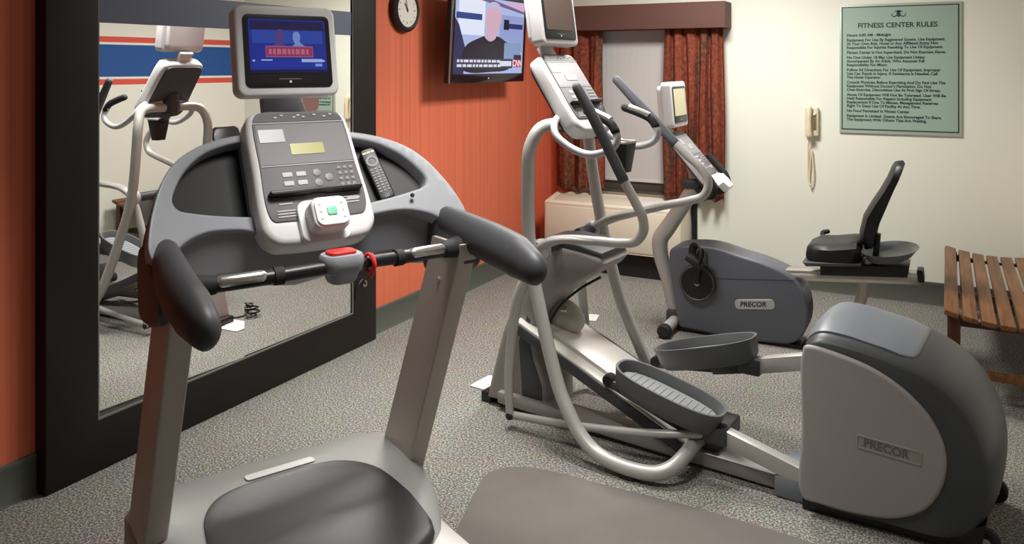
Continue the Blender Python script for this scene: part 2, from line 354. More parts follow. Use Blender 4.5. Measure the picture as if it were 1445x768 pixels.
tvp('picture_banner', q(.68, .76, .60, .74), (24, 20, 40), .0012)
tvp('picture_banner', [(.3, .97), (1, .84), (1, .87), (.5, .99)], (110, 96, 130), .0011)
tvp('picture_banner', [(.66, .98), (1, .88), (1, .98)], (226, 176, 206), .0009)
tvp('picture_person', [(.10, .20), (.16, .36), (.32, .46), (.42, .50), (.60, .50), (.70, .45), (.80, .36), (.82, .10), (.5, .02), (.12, .06)], (26, 22, 40), .0014, sm=5)
tvp('picture_person', [(.40, .50), (.43, .56), (.41, .70), (.42, .84), (.50, .92), (.60, .90), (.64, .78), (.62, .64), (.58, .54), (.56, .47), (.48, .43)], (214, 176, 196), .0018, sm=5)
tvp('picture_person', [(.41, .78), (.43, .90), (.51, .96), (.60, .93), (.64, .82), (.60, .86), (.52, .88), (.45, .86)], (196, 190, 222), .0020, sm=5)
tvp('picture_panel', q(.70, .96, .18, .42), (132, 158, 196), .0016)
tvp('picture_banner', q(0, .84, .07, .20), (58, 54, 84), .0021)
for b_, a1 in ((.165, .60), (.105, .62)):
    a_ = .05; random.seed(int(b_*1000))
    while a_ < a1:
        wd = random.choice((.03, .045, .06)); tvp('picture_caption', q(a_, a_+wd, b_-.017, b_+.017), (226, 226, 238), .0025); a_ += wd+.014
tvp('picture_caption', q(.64, .82, .10, .17), (224, 228, 244), .0024)
tvp('channel_logo', q(.855, .975, .085, .19), (190, 34, 60), .0024)
tvp('channel_logo', q(.855, .975, .19, .26), (60, 32, 70), .0024)
cx_, cz_ = SW0+.915*(SW1-SW0), SH0+.137*(SH1-SH0)
obj('channel_lettering', xf(text('CNN', .066, .0003, bold=.001), T(.0042, cx_, cz_) @ MX), emit('tv_letters', (250, 235, 240), .9), scr)

# rules sign
SX0, SX1, SZ0, SZ1 = 2.358, 3.112, 1.138, 2.036
BX = Matrix(((1, 0, 0, 0), (0, 0, -1, 0), (0, 1, 0, 0), (0, 0, 0, 1)))      # plate XY -> world XZ facing -Y
t = thing('rules_sign', 'pale green FITNESS CENTER RULES sign on the cream wall', 'sign', ((SX0+SX1)/2, 0, (SZ0+SZ1)/2))
sw, sh = SX1-SX0, SZ1-SZ0
obj('board', box(-sw/2, sw/2, -.016, -.002, -sh/2, sh/2, .002), 'sign_edge', t)
obj('panel', box(-sw/2+.02, sw/2-.02, -.0175, -.0158, -sh/2+.03, sh/2-.022), 'sign', t)
bd = plate([(-sw/2+.014, -sh/2+.024), (sw/2-.014, -sh/2+.024), (sw/2-.014, sh/2-.016), (-sw/2+.014, sh/2-.016)], [[(-sw/2+.021, -sh/2+.031), (sw/2-.021, -sh/2+.031), (sw/2-.021, sh/2-.023), (-sw/2+.021, sh/2-.023)]], .0008)
obj('border_line', xf(bd, T(0, -.0178, 0) @ BX), 'sign_ink', t)
lines = [('Hours: 6:00 AM - Midnight', 0), None,
 ('Equipment For Use By Registered Guests. Use Equipment', 0), ('At Your Own Risk. Hotel or Any Affiliated Entity Not', 0), ('Responsible For Injuries Resulting To Use Of Equipment.', 0), None,
 ('Fitness Center Is Not Supervised. Do Not Exercise Alone.', 0), None,
 ('No One Under 18 May Use Equipment Unless', 0), ('Accompanied By An Adult, Who Assumes Full', 0), ('Responsibility For Minor.', 0), None,
 ('Follow All Directions For Use Of Equipment. Improper', 0), ('Use Can Result In Injury. If Assistance Is Needed, Call', 0), ('The Hotel Operator.', 0), None,
 ('Consult Physician Before Exercising And Do Not Use The', 0), ("Equipment Without Doctor's Permission. Do Not", 0), ('Over-Exercise. Discontinue Use At First Sign Of Stress.', 0), None,
 ('Abuse Of Equipment Will Not Be Tolerated. User Will Be', 0), ('Held Responsible For Repairs Including Equipment', 0), ('Replacement If Due To Misuse. Management Reserves', 0), ('Right To Deny Use Of Facility At Any Time.', 0), None,
 ('No Food Permitted In Fitness Center.', 0), None,
 ('Equipment Is Limited. Guests Are Encouraged To Share', 0), ('The Equipment With Others That Are Waiting.', 0)]
bm = xf(text('FITNESS CENTER RULES', .047, .0006, bold=.0012), T(-.01, sh/2-.150, 0))
zc = sh/2-.215
for L in lines:
    if L is None: zc -= .0085; continue
    merge(bm, xf(text(L[0], .0268, .0006, 'LEFT', bold=.0008, sx=.965), T(-sw/2+.048, zc, 0))); zc -= .0260
obj('lettering', xf(bm, T(0, -.0182, 0) @ BX), 'sign_ink', t)
bm = plate([(.012*math.cos(a), .02*math.sin(a)) for a in [2*PI*k/16 for k in range(16)]], (), .0006)
merge(bm, xf(plate([(.016*math.cos(a), .007*math.sin(a)) for a in [2*PI*k/16 for k in range(16)]], (), .0006), T(0, .02, 0)))
for s in (-1, 1):
    merge(bm, xf(tube([(s*.01, -.005, 0), (s*.025, -.016, 0), (s*.04, -.010, 0), (s*.043, .004, 0), (s*.034, .003, 0)], [.004, .004, .003, .002, .001], 6, 5), Matrix.Diagonal((1, 1, .2, 1))))
    merge(bm, xf(tube([(s*.006, .012, 0), (s*.02, .02, 0), (s*.024, .012, 0)], [.003, .003, .001], 6, 5), Matrix.Diagonal((1, 1, .2, 1))))
obj('emblem', xf(bm, T(0, -.0182, sh/2-.075) @ BX), 'sign_ink', t)

# wall telephone
t = thing('wall_telephone', 'ivory wall telephone with dangling cord beside the rules sign', 'telephone', (2.175, 0, 1.21))
obj('base_plate', box(-.046, .046, -.045, -.001, -.105, .105, .012, 3), 'phone', t)
hs = tube([(-.014, -.062, .095), (-.014, -.070, .05), (-.014, -.072, 0), (-.014, -.070, -.05), (-.014, -.062, -.095)], [.022, .019, .017, .019, .023], 14, 6, round_end=True)
hs = obj('handset', hs, 'phone', t)
for z in (.085, -.085): obj('ear_cup', xf(disc(.022, .018, .004, 18, 'y'), T(-.014, -.062, z)), 'phone', hs)
obj('hook_slot', box(.012, .034, -.047, -.044, -.06, .06, .001), 'phone_dark', t)
obj('hook', box(.010, .030, -.056, -.044, .045, .062, .003), 'phone', t)
obj('cord', tube([(-.012, -.05, -.118), (-.022, -.035, -.16), (-.026, -.02, -.28), (-.022, -.02, -.42), (-.008, -.025, -.455), (.010, -.02, -.42), (.006, -.02, -.28), (-.004, -.018, -.2), (-.012, -.018, -.3), (-.016, -.018, -.44), (-.004, -.02, -.475)], .0055, 8, 10), 'phone', t)

# ------------------------------------------------------------------ window dressing
vx0, vx1 = .14, 1.60
t = thing('valance', 'brown upholstered valance box above the window', 'valance', (vx0, 0, 0))
vb = plate([(0, -.20), (vx1-vx0, -.20), (vx1-vx0, -.002), (0, -.002)], [[(.02, -.18), (vx1-vx0-.02, -.18), (vx1-vx0-.02, -.002-.02), (.02, -.022)]], .092, .006)
obj('box_front', xf(vb, T(0, 0, 1.985)), 'valance', t)
obj('top_board', box(.01, vx1-vx0-.01, -.19, -.01, 2.06, 2.078), 'valance', t)
def curtain(name, label, x0, x1, zb, flare, ph, folds):
    t = thing(name, label, 'curtain', (0, 0, 0), group='curtains at the window')
    nx, nz = 110, 26; bm = bmesh.new(); fr, bk = [], []
    for j in range(nz+1):
        v = j/nz; z = 1.905 - v*(1.905-zb); rowf, rowb = [], []
        for i in range(nx+1):
            u = i/nx; sp = 1+flare*v*v
            x = (x0+x1)/2 + (u-.5)*(x1-x0)*sp + .008*math.sin(5*v+u*9+ph)
            y = -.105 + (.018+.016*v)*math.sin(2*PI*folds*u+ph+.6*math.sin(2.2*v+u*5)) + .008*math.sin(2*PI*folds*1.9*u+ph*2)
            zz = z + (.010*math.sin(2*PI*folds*u+ph) if j == nz else 0)
            rowf.append(bm.verts.new((x, y, zz))); rowb.append(bm.verts.new((x, y+.012, zz)))
        fr.append(rowf); bk.append(rowb)
    for j in range(nz):
        for i in range(nx):
            bm.faces.new((fr[j][i], fr[j+1][i], fr[j+1][i+1], fr[j][i+1])); bm.faces.new((bk[j][i], bk[j][i+1], bk[j+1][i+1], bk[j+1][i]))
    for j in range(nz):
        bm.faces.new((fr[j][0], bk[j][0], bk[j+1][0], fr[j+1][0])); bm.faces.new((fr[j][nx], fr[j+1][nx], bk[j+1][nx], bk[j][nx]))
    for i in range(nx):
        bm.faces.new((fr[0][i], fr[0][i+1], bk[0][i+1], bk[0][i])); bm.faces.new((fr[nz][i], bk[nz][i], bk[nz][i+1], fr[nz][i+1]))
    obj('drape', bm, 'curtain', t, ang=80)
    obj('header_tape', box(x0, x1, -.120, -.085, 1.89, 1.925, .002), 'valance', t)
curtain('curtain', 'red-brown patterned curtain nearer the orange wall, hem on the air conditioner', .20, .60, .615, .04, .6, 3.2)
curtain('curtain', 'red-brown patterned curtain on the right of the window, behind the bike console', 1.11, 1.57, .605, .03, 2.2, 5.2)

# packaged air conditioner under the window
t = thing('air_conditioner', 'cream through-wall air conditioner unit under the window', 'air conditioner', (.19, 0, 0))
obj('cabinet', prism([(-.30, .180), (-.30, .525), (-.285, .535), (-.06, .578), (-.008, .578), (-.008, .180)], 0, 1.11, .006, plane='yz').__class__ and prism([(-.30, .180), (-.30, .525), (-.285, .535), (-.06, .578), (-.008, .578), (-.008, .180)], 0, 1.11, .006, plane='yz'), 'ptac', t)
slope = math.atan2(.043, .225)
def on_top(x0, x1, s0, s1, h0, h1, bev=.002):
    return xf(box(x0, x1, s0, s1, h0, h1, bev), T(0, -.285, .535) @ Matrix.Rotation(slope, 4, 'X'))
obj('vent_grille', on_top(.06, .72, .03, .19, .0, .004), 'grille', t)
obj('control_door', on_top(.76, 1.04, .03, .19, .0, .006), 'label', t)
obj('front_panel', box(.012, 1.098, -.306, -.2985, .195, .505, .004), 'ptac', t)
obj('subbase', box(.03, 1.08, -.25, -.008, .0, .18), 'ptac_dark', t)

# black cable cover on the back wall behind the bike
tag(obj('cable_cover', box(1.305, 1.345, -.026, -.001, .153, .56, .004), 'black'), 'black vertical cable cover on the wall below the right-hand curtain', 'cable cover')

# ------------------------------------------------------------------ console + screen builders (shared by the three machines)
def slant(a, z, tilt):      # plate X -> lateral, plate Y -> up the slope, plate Z -> towards the user
    na, nz = math.cos(tilt), math.sin(tilt)
    m = Matrix(((0, -nz, na, 0), (1, 0, 0, 0), (0, na, nz, 0), (0, 0, 0, 1))); m.translation = (a, 0, z); return m
def buttons(pts, w, h, d, r=.003):
    bm = bmesh.new()
    for x, y in pts: merge(bm, xf(plate(rrect(w, h, min(r, w/2.1, h/2.1), 3), (), .0008, .0005), T(x, y, d)))
    return bm
def console(par, S, W, H, rack=True, pod=True, off=0., th=.026):
    S = S @ T(off, 0, 0)
    w, h = W/2, H/2
    out = [(-w*.86, h*.93), (-w*.70, h*.99), (0, h), (w*.70, h*.99), (w*.86, h*.93), (w*.93, h*.75), (w*.97, 0), (w, -h*.55), (w*.97, -h*.80), (w*.80, -h*.96), (w*.5, -h), (-w*.5, -h), (-w*.80, -h*.96), (-w*.97, -h*.80), (-w, -h*.55), (-w*.97, 0), (-w*.93, h*.75)]
    hous = obj('console_housing', xf(plate(out, (), th, min(.020, th), 6), S @ T(0, 0, -th-min(.020, th))), 'pale', par)
    obj('back_shell', xf(plate([(a*(.80 if pod else .90), b*(.82 if pod else .92)) for a, b in out], (), .018 if pod else .002, .014 if pod else .006, 6), S @ T(0, 0, -.112 if pod else -2*(th+min(.020, th))-.004)), 'charcoal', hous)
    fo = [(-w*.70, h*.945), (0, h*.955), (w*.70, h*.945), (w*.80, h*.86), (w*.85, .1*h), (w*.87, -h*.50), (w*.78, -h*.66), (w*.6, -h*.68), (-w*.6, -h*.68), (-w*.80, -h*.66), (-w*.87, -h*.50), (-w*.85, .1*h), (-w*.80, h*.86)]
    fc = obj('console_face', xf(plate(fo, (), .0015, .001, 5), S @ T(0, 0, .0015)), 'face', par)
    obj('icon_strip', xf(plate([(-w*.66, h*.925), (w*.66, h*.925), (w*.77, h*.85), (w*.795, h*.80), (-w*.795, h*.80), (-w*.77, h*.85)], (), .0007), S @ T(0, 0, .0042)), 'face_dark', fc)
    obj('display_zone', xf(plate([(-w*.795, h*.76), (w*.795, h*.76), (w*.83, h*.14), (-w*.83, h*.14)], (), .0007), S @ T(0, 0, .0042)), 'face_light', fc)
    bm = bmesh.new()
    for y in (.78, .12): merge(bm, xf(box(-w*.83, w*.83, -.0012, .0012, -.0006, .0006), S @ T(0, h*y, .0052)))
    obj('seam_line', bm, 'button', fc)
    obj('lcd_window', xf(plate(rrect(W*.30, H*.085, .004), (), .0008), S @ T(.006, h*.36, .0055)), 'lcd' if pod else 'led_off', fc)
    obj('led_matrix', xf(plate(rrect(W*.22, H*.10, .004), (), .0008), S @ T(-w*.55, h*.58, .0055)), 'led_off', fc)
    rnd = [(x*w, h*.865+(i % 2)*h*.03) for i, x in enumerate((-.42, -.30, -.08, .0, .09, .30, .48, .60))]
    obj('printed_icons', xf(buttons(rnd, W*.03, H*.014, .0), S @ T(0, 0, .0056)), 'chalk', fc)
    pts = [(-w*.42+i*w*.24, h*(-.02-.13*j)) for i in range(2) for j in range(3)]
    obj('button', xf(buttons(pts, W*.085, H*.034, 0), S @ T(0, 0, .0045)), 'button', fc)
    pts = [(w*.10, -h*.02), (w*.10, -h*.17), (w*.30, -h*.10)]
    obj('button', xf(buttons(pts, W*.07, H*.055, 0, .02), S @ T(0, 0, .0045)), 'button_dark', fc)
    pts = [(w*(.52+.11*i), h*(.03-.085*j)) for i in range(3) for j in range(4)]
    obj('keypad', xf(buttons(pts, W*.036, H*.025, 0, .02), S @ T(0, 0, .0045)), 'button_dark', fc)
    pts = [(-w*.55+i*w*.40, -h*.44) for i in range(4)]
    obj('printed_icons', xf(buttons(pts, W*.12, H*.012, 0), S @ T(0, 0, .0045)), 'chalk', fc)
    for x_, y_ in ((-.56, .54), (.58, .42)):
        obj('printed_icons', xf(buttons([(w*x_, -h*(y_+.04*k)) for k in range(3)], W*.16, H*.010, 0), S @ T(0, 0, .0045)), 'chalk', fc)
    if rack:
        rk = [(-w*.80, -h*.275), (w*.80, -h*.275), (w*.82, -h*.30), (w*.78, -h*.345), (w*.2, -h*.35), (0, -h*.325), (-w*.2, -h*.35), (-w*.78, -h*.345), (-w*.82, -h*.30)]
        obj('reading_rack', xf(plate(rk, (), .010, .004), S @ T(0, 0, .014)), 'black', par)
    if pod:
        pm = obj('pod_mount', xf(plate(rrect(W*.43, H*.30, .03), (), .006, .004), S @ T(W*.010, -h*.735, .006)), 'pale', par)
        pd = obj('control_pod', xf(plate(rrect(.112, .098, .026, 8), (), .024, .008), S @ T(W*.010, -h*.735, .040)), 'pale', par)
        obj('pod_cap', xf(plate(rrect(.098, .084, .022, 8), (), .002, .002), S @ T(W*.010, -h*.735, .0735)), 'white', pd)
        obj('start_button', xf(plate(rrect(.030, .026, .006, 5), (), .001, .001), S @ T(W*.010, -h*.735, .0785)), 'green', pd)
        for x in (-.034, .034): obj('printed_icons', xf(buttons([(W*.010+x, -h*.735+y) for y in (-.022, .0, .022)], .008, .005, 0), S @ T(0, 0, .0775)), 'chalk', pd)
def screen(par, S, w, h, disp, dname, yaw=0.):
    hs = obj('screen_housing', xf(plate(rrect(w, h, .028, 8), (), .022, .010), S), 'pale', par)
    obj('back_cover', xf(plate(rrect(w*.86, h*.86, .03, 8), (), .012, .010), S @ T(0, 0, -.042)), 'pale', hs)
    bz = [(-w*.435, h*.40), (w*.435, h*.40), (w*.435, -h*.25), (w*.40, -h*.37), (w*.30, -h*.42), (-w*.30, -h*.42), (-w*.40, -h*.37), (-w*.435, -h*.25)]
    bz = rrect(w*.86, h*.80, .018, 6, 0, -.002)
    b = obj('screen_bezel', xf(plate(bz, (), .001, .0008), S @ T(0, 0, .033)), 'black', par)
    d = obj('display', xf(plate(rrect(w*.76, h*.59, .003, 2, 0, h*.045), (), .0006), S @ T(0, 0, .0353)), disp, par)
    obj('speaker_slot', xf(plate(rrect(w*.22, h*.012, .0015, 3, 0, -h*.315), (), .0006), S @ T(0, 0, .0353)), 'face', b)
    obj('power_light', xf(plate([(.004*math.cos(a), .004*math.sin(a)-h*.345) for a in [2*PI*k/12 for k in range(12)]], (), .0006), S @ T(0, 0, .0358)), dname, b)
    return d

# ------------------------------------------------------------------ treadmill
TR = thing('treadmill', 'large treadmill with grey dashboard and lit blue screen, facing the mirror', 'treadmill', (1.132, -4.209, 0), math.radians(-26))
tilt = math.atan2(.54, .84)
# deck
for s in (1, -1): obj('side_rail', prism([(-.12, .02), (1.86, .02), (1.86, .165), (1.84, .18), (-.12, .18)], min(s*.275, s*.385), max(s*.275, s*.385), .008), 'rail', TR)
obj('running_belt', box(-.05, 1.84, -.27, .27, .10, .168, .02, 3), 'belt', TR)
obj('deck_frame', box(-.20, 1.80, -.35, .35, .03, .10, .005), 'charcoal', TR)
obj('rear_cap', box(1.84, 1.90, -.39, .39, .02, .17, .02, 3), 'charcoal', TR)
for a in (-.14, 1.7):
    for s in (-1, 1): obj('foot', xf(disc(.03, .035, .004, 20), T(a, s*.3, 0)), 'rubber', TR)
# motor hood: height field with rounded plan
def hood_z(a):
    K = [(-.34, .12), (-.28, .20), (-.18, .265), (-.06, .298), (.04, .300), (.16, .290), (.30, .262), (.44, .222), (.54, .196)]
    for (x0, z0), (x1, z1) in zip(K, K[1:]):
        if a <= x1: u = max(0, min(1, (a-x0)/(x1-x0))); u = u*u*(3-2*u)*.35+u*.65; return z0+(z1-z0)*u
    return K[-1][1]
HN, HP = 30, 64
rows = []
def plan(th):      # superellipse plan outline
    c, s = math.cos(th), math.sin(th); e = 2/3.6
    x = .10+.43*math.copysign(abs(c)**e, c)
    return (x, .455*math.copysign(abs(s)**e, s)*(1-.20*max(0, (x-.08)/.45)))
bm = bmesh.new(); rings = []
for k, f in enumerate([.12, .3, .5, .66, .78, .86, .92, .96, .985, 1.0]):
    ring = []
    for i in range(HP):
        x, y = plan(2*PI*i/HP); x = .10+(x-.10)*f; y *= f
        drop = max(0, (f-.80)/.20); z = hood_z(x) - .05*drop**3
        ring.append(bm.verts.new((x, y, z)))
    rings.append(ring)
low = []
for i in range(HP):
    x, y = plan(2*PI*i/HP); low.append(bm.verts.new((x, y, .03)))
rings.append(low)
for r0, r1 in zip(rings, rings[1:]):
    for i in range(HP): bm.faces.new((r0[i], r0[(i+1) % HP], r1[(i+1) % HP], r1[i]))
bm.faces.new(rings[0]); bm.faces.new(low[::-1])
HD = obj('motor_hood', bm, 'hood', TR, ang=50)
# darker raised inset on the hood
ins = [(.030, -.02), (.035, -.14), (.06, -.22), (.12, -.275), (.22, -.30), (.34, -.305), (.46, -.30), (.515, -.2), (.53, 0), (.515, .2), (.46, .30), (.34, .305), (.22, .285), (.12, .245), (.06, .18), (.035, .10)]
ins = [(v.x, v.y) for v in cat_rom([(a, b, 0) for a, b in ins], 4, True)]
bm = bmesh.new(); rings = []
for f in (.1, .3, .5, .7, .85, .94, .985, 1.0):
    ring = []
    for a, b in ins:
        x, y = .28+(a-.28)*f, b*f
        ring.append(bm.verts.new((x, y, hood_z(x)+(.012 if f < .95 else (.009 if f < .99 else -.008)))))
    rings.append(ring)
for r0, r1 in zip(rings, rings[1:]):
    for i in range(len(ins)): bm.faces.new((r0[i], r0[(i+1) % len(ins)], r1[(i+1) % len(ins)], r1[i]))
bm.faces.new(rings[0]); bm.faces.new(rings[-1][::-1])
obj('hood_inset', bm, 'hood_dark', TR, ang=60)
bm = bmesh.new(); n = 14; v0, v1 = [], []
st = rrect(.225, .036, .010, 3)
obj('warning_strip', xf(plate(st, (), .0012), T(-.010, .0, .3025) @ Matrix(((0, -1, 0, 0), (1, 0, 0, 0), (0, 0, 1, 0), (0, 0, 0, 1)))), 'label', TR)
# uprights
def upright(s):
    rings = []
    for z, a0, a1 in ((.05, -.115, .065), (.29, -.036, .160), (.99, .276, .450), (1.06, .305, .475)):
        i, o = .382, .446
        rr = [(a0, i), (a1, i), (a1, o), (a0, o)]
        ring = []
        for k, (a, l) in enumerate(rr):
            for (da, dl) in (((.008, 0), (0, .008)), ((0, .008), (-.008, 0)), ((-.008, 0), (0, -.008)), ((0, -.008), (.008, 0)))[k][::(1 if k in (1, 3) else -1)] if False else [(0, 0)]:
                ring.append((a+da, s*(l+dl), z))
        rings.append(ring)
    bm = loft(rings); bmesh.ops.recalc_face_normals(bm, faces=bm.faces)
    es = [e for e in bm.edges if abs((e.verts[0].co-e.verts[1].co).z) > .1]
    bmesh.ops.bevel(bm, geom=es, offset=.007, segments=3, profile=.5, affect='EDGES')
    return bm
for s in (-1, 1):
    u = obj('upright', upright(s), 'upright', TR)
    obj('bolt', xf(disc(.010, .006, .002, 14, 'y'), T(.345, s*.382-(.006 if s > 0 else 0), .93)), 'chrome', u)
# dashboard wing: outline in the slanted plane, wrapped towards the user at both ends
S0 = slant(.20, 1.28, tilt)
def bend(bm, d0=-.07, k=.55):
    for i in range(-23, 24):
        bmesh.ops.bisect_plane(bm, geom=bm.verts[:]+bm.edges[:]+bm.faces[:], plane_co=(i*.021, 0, 0), plane_no=(1, 0, 0))
    for v in bm.verts: v.co.z += d0 + k*v.co.x**2
    return bm
half = [(0, .186), (.14, .174), (.225, .152), (.30, .117), (.365, .066), (.41, .005), (.445, -.075), (.468, -.150), (.476, -.215), (.455, -.250), (.420, -.225), (.375, -.180), (.31, -.148), (.245, -.140), (.185, -.143), (.13, -.168), (0, -.185)]
def sym(h, rev=True): return h + [(-a, b) for a, b in reversed(h) if a > 1e-6]
def dense(h, n=5): return [(v.x, v.y) for v in cat_rom([(a, b, 0) for a, b in h], n)]
halfd = dense(half)
hole = dense([(.150, .147), (.20, .134), (.27, .103), (.335, .047), (.378, -.02), (.392, -.062), (.380, -.083), (.33, -.091), (.158, -.100)])
dash = plate(sym(halfd), [hole, [(-a, b) for a, b in hole][::-1]], .022, .006)
DB = obj('dashboard', xf(bend(dash), S0 @ T(0, 0, -.028)), 'dash', TR, ang=45)
obj('back_shell', xf(bend(plate(sym([(a*.985, b*.985) for a, b in halfd]), (), .026, .016)), S0 @ T(0, 0, -.110)), 'charcoal', DB, ang=45)
for s in (1, -1):
    tr = plate([(s*(.27+(a-.27)*1.04), .02+(b-.02)*1.05) for a, b in hole], (), .004)
    obj('storage_tray', xf(bend(tr), S0 @ T(0, 0, -.058)), 'tray', TR, ang=45)
ap = dense([(0, -.12), (.30, -.12), (.40, -.16), (.452, -.225), (.462, -.262), (.425, -.275), (.36, -.262), (.28, -.240), (.19, -.236), (.10, -.246), (0, -.256)])
apb = plate(sym(ap), (), .026, .010)
for yy in (-.14, -.17, -.20, -.23): bmesh.ops.bisect_plane(apb, geom=apb.verts[:]+apb.edges[:]+apb.faces[:], plane_co=(0, yy, 0), plane_no=(0, 1, 0))
bend(apb)
for v in apb.verts: v.co.z -= .9*max(0, -.14-v.co.y)
obj('apron', xf(apb, S0 @ T(0, 0, -.062)), 'apron', TR, ang=45)
obj('tray_stud', xf(disc(.007, .006, .001, 12), S0 @ T(.33, -.112, .005)), 'black', DB)
for s in (1, -1):
    sc = [(.21, 1.11), (.29, 1.13), (.37, 1.085), (.44, 1.05), (.455, 1.00), (.40, .955), (.30, .93), (.22, .94)]
    obj('side_cover', prism(sc, min(s*.395, s*.474), max(s*.395, s*.474), .014, 3, 4), 'charcoal', TR, ang=50)
# handles
for s in (-1, 1):
    pts = [(.33, s*.428, 1.105), (.42, s*.438, 1.088), (.55, s*.450, 1.068), (.67, s*.452, 1.052), (.745, s*.449, 1.036)]
    obj('handle', tube(pts, [.050, .058, .064, .063, .050], 24, 8, flat=.72, round_end=True), 'charcoal', TR, ang=60)
# heart-rate cross bar
cb = [(.43, -.43, 1.045), (.455, -.25, 1.047), (.46, -.05, 1.050), (.46, .05, 1.050), (.455, .25, 1.047), (.43, .43, 1.045)]
XB = obj('cross_bar', tube(cb, .0185, 16, 8), 'black', TR)
for s in (-1, 1):
    obj('pulse_sensor', tube([(.461, s*.225, 1.0535), (.452, s*.325, 1.0525)], .0172, 18, smooth=False, round_end=True), 'chrome', XB)
    obj('sensor_sleeve', tube([(.455, s*.19, 1.0475), (.444, s*.345, 1.046)], .0205, 16, smooth=False), 'black', XB)
    obj('grip_collar', tube([(.459, s*.165, 1.048), (.457, s*.19, 1.0478)], .024, 16, smooth=False), 'rubber', XB)
    obj('end_boot', tube([(.445, s*.335, 1.046), (.43, s*.41, 1.046)], [.023, .036], 16, smooth=False), 'rubber', XB)
# safety stop module
SM = obj('stop_module', xf(loft([[(x*f, y*f*1.15, z) for x, y in rrect(.095, .105, .035, 6)] for z, f in ((-.052, .45), (-.046, .62), (-.022, .78), (-.016, .92), (.004, 1.0), (.022, .98), (.030, .9))]), T(.450, .004, 1.052)), 'dash', TR)
obj('stop_key', xf(prism(rrect(.055, .080, .016, 5), 0, .010, .003, plane='xy'), T(.450, .003, 1.081)), 'red', SM, label='red safety stop key')
obj('key_cord', tube([(.455, .062, 1.05), (.475, .074, 1.076), (.488, .084, 1.05), (.475, .080, 1.022), (.445, .072, 1.045), (.462, .088, 1.070), (.486, .09, 1.045), (.47, .082, 1.005)], .0046, 8, 8), 'red', SM, label='red clip cord')
# console and entertainment screen
console(TR, S0 @ T(.016, .0, .0), .355, .44)
obj('screen_neck', xf(plate([(-.075, .20), (.075, .20), (.065, .30), (-.065, .30)], (), .010, .006), S0 @ T(.0, 0, -.06)), 'dash', TR)
tvS = slant(.055, 1.646, math.radians(10)) @ T(-.010, 0, 0)
pic = screen(TR, tvS, .325, .287, emit('treadmill_picture', (30, 44, 142), .8), 'label')
dw, dh = .325*.76, .287*.59; dy = .287*.045
def pp(name, pts, col, d, s=.85, sm=0):
    pts = [((a-.5)*dw, dy+(b-.5)*dh) for a, b in pts]
    obj(name, xf(plate(pts, (), .0002, 0, sm), tvS @ T(0, 0, .0358+d)), emit('pic_'+name, col, s), pic)
pp('picture_panel', q(.02, .98, .80, .97), (34, 26, 70), .0003)
pp('picture_panel', q(.04, .96, .55, .80), (44, 70, 160), .0003, .8)
pp('picture_panel', q(.04, .96, .10, .22), (30, 50, 156), .0003, .8)
pp('picture_panel', q(0, 1, 0, .06), (24, 18, 60), .0003)
pp('picture_person', [(.28, .34), (.30, .52), (.36, .56), (.34, .66), (.35, .78), (.40, .82), (.44, .76), (.44, .64), (.42, .55), (.47, .50), (.48, .34)], (86, 62, 120), .0006, .8, 4)
pp('picture_person', [(.47, .34), (.50, .46), (.58, .54), (.56, .64), (.58, .76), (.63, .77), (.66, .70), (.65, .58), (.70, .52), (.76, .42), (.77, .34)], (120, 140, 206), .0008, .8, 4)
pp('picture_banner', q(.20, .82, .29, .50), (150, 100, 150), .0010, .7)
pp('picture_banner', q(.21, .81, .31, .48), (150, 46, 84), .0012, .8)
random.seed(3); a_ = .24
while a_ < .76:
    wd = random.choice((.035, .05)); pp('picture_caption', q(a_, a_+wd, .345, .445), (190, 110, 140), .0015, .7); a_ += wd+.018
pp('picture_caption', q(.14, .28, .225, .25), (150, 170, 230), .0012); pp('picture_caption', q(.66, .94, .20, .26), (170, 190, 240), .0012, .7); pp('picture_caption', q(.84, .93, .12, .17), (120, 150, 230), .0012)
pp('picture_caption', q(.03, .06, .21, .24), (150, 190, 240), .0012); pp('picture_caption', q(.94, .97, .21, .24), (150, 190, 240), .0012)

# TV remote lying in the right-hand tray
RS = (TR.matrix_basis if False else T(1.132, -4.209, 0) @ Matrix.Rotation(math.radians(-26), 4, 'Z')) @ S0 @ T(.268, .004, -.066) @ Matrix.Rotation(math.radians(-16.5), 4, 'Y') @ Matrix.Rotation(math.radians(8.5), 4, 'Z')
rc = thing('remote_control', 'long black television remote lying in the treadmill tray beside the console', 'remote control')
rc.matrix_world = RS; rc.location = RS.translation
obj('body', plate(rrect(.050, .190, .012, 5), (), .008, .004), 'black', rc)
obj('ring_button', xf(lathe([(.019, 0), (.020, .002), (.013, .002), (.012, 0), (.019, 0)], 24), T(0, .045, .0125)), 'button_dark', rc)
bm = bmesh.new()
for j in range(9):
    for i in range(3): merge(bm, xf(plate(rrect(.009, .005, .002, 3), (), .001), T(-.014+.014*i, .016-.010*j, .013)))
obj('button', bm, 'button_dark', rc)
bm = bmesh.new()
for i in range(3): merge(bm, xf(plate(rrect(.011, .006, .002, 3), (), .001), T(-.014+.014*i, .078, .013)))
obj('button', bm, 'brass', rc)
obj('lettering', xf(text('LG', .012, .0005), T(0, -.084, .0127)), 'button', rc)

# ------------------------------------------------------------------ elliptical trainer (x = rearward, y = towards the back wall)
EL = thing('elliptical_trainer', 'silver elliptical trainer with ramp, foot pedals and big round rear housing', 'elliptical', (1.393, -2.712, 0), math.radians(-6))
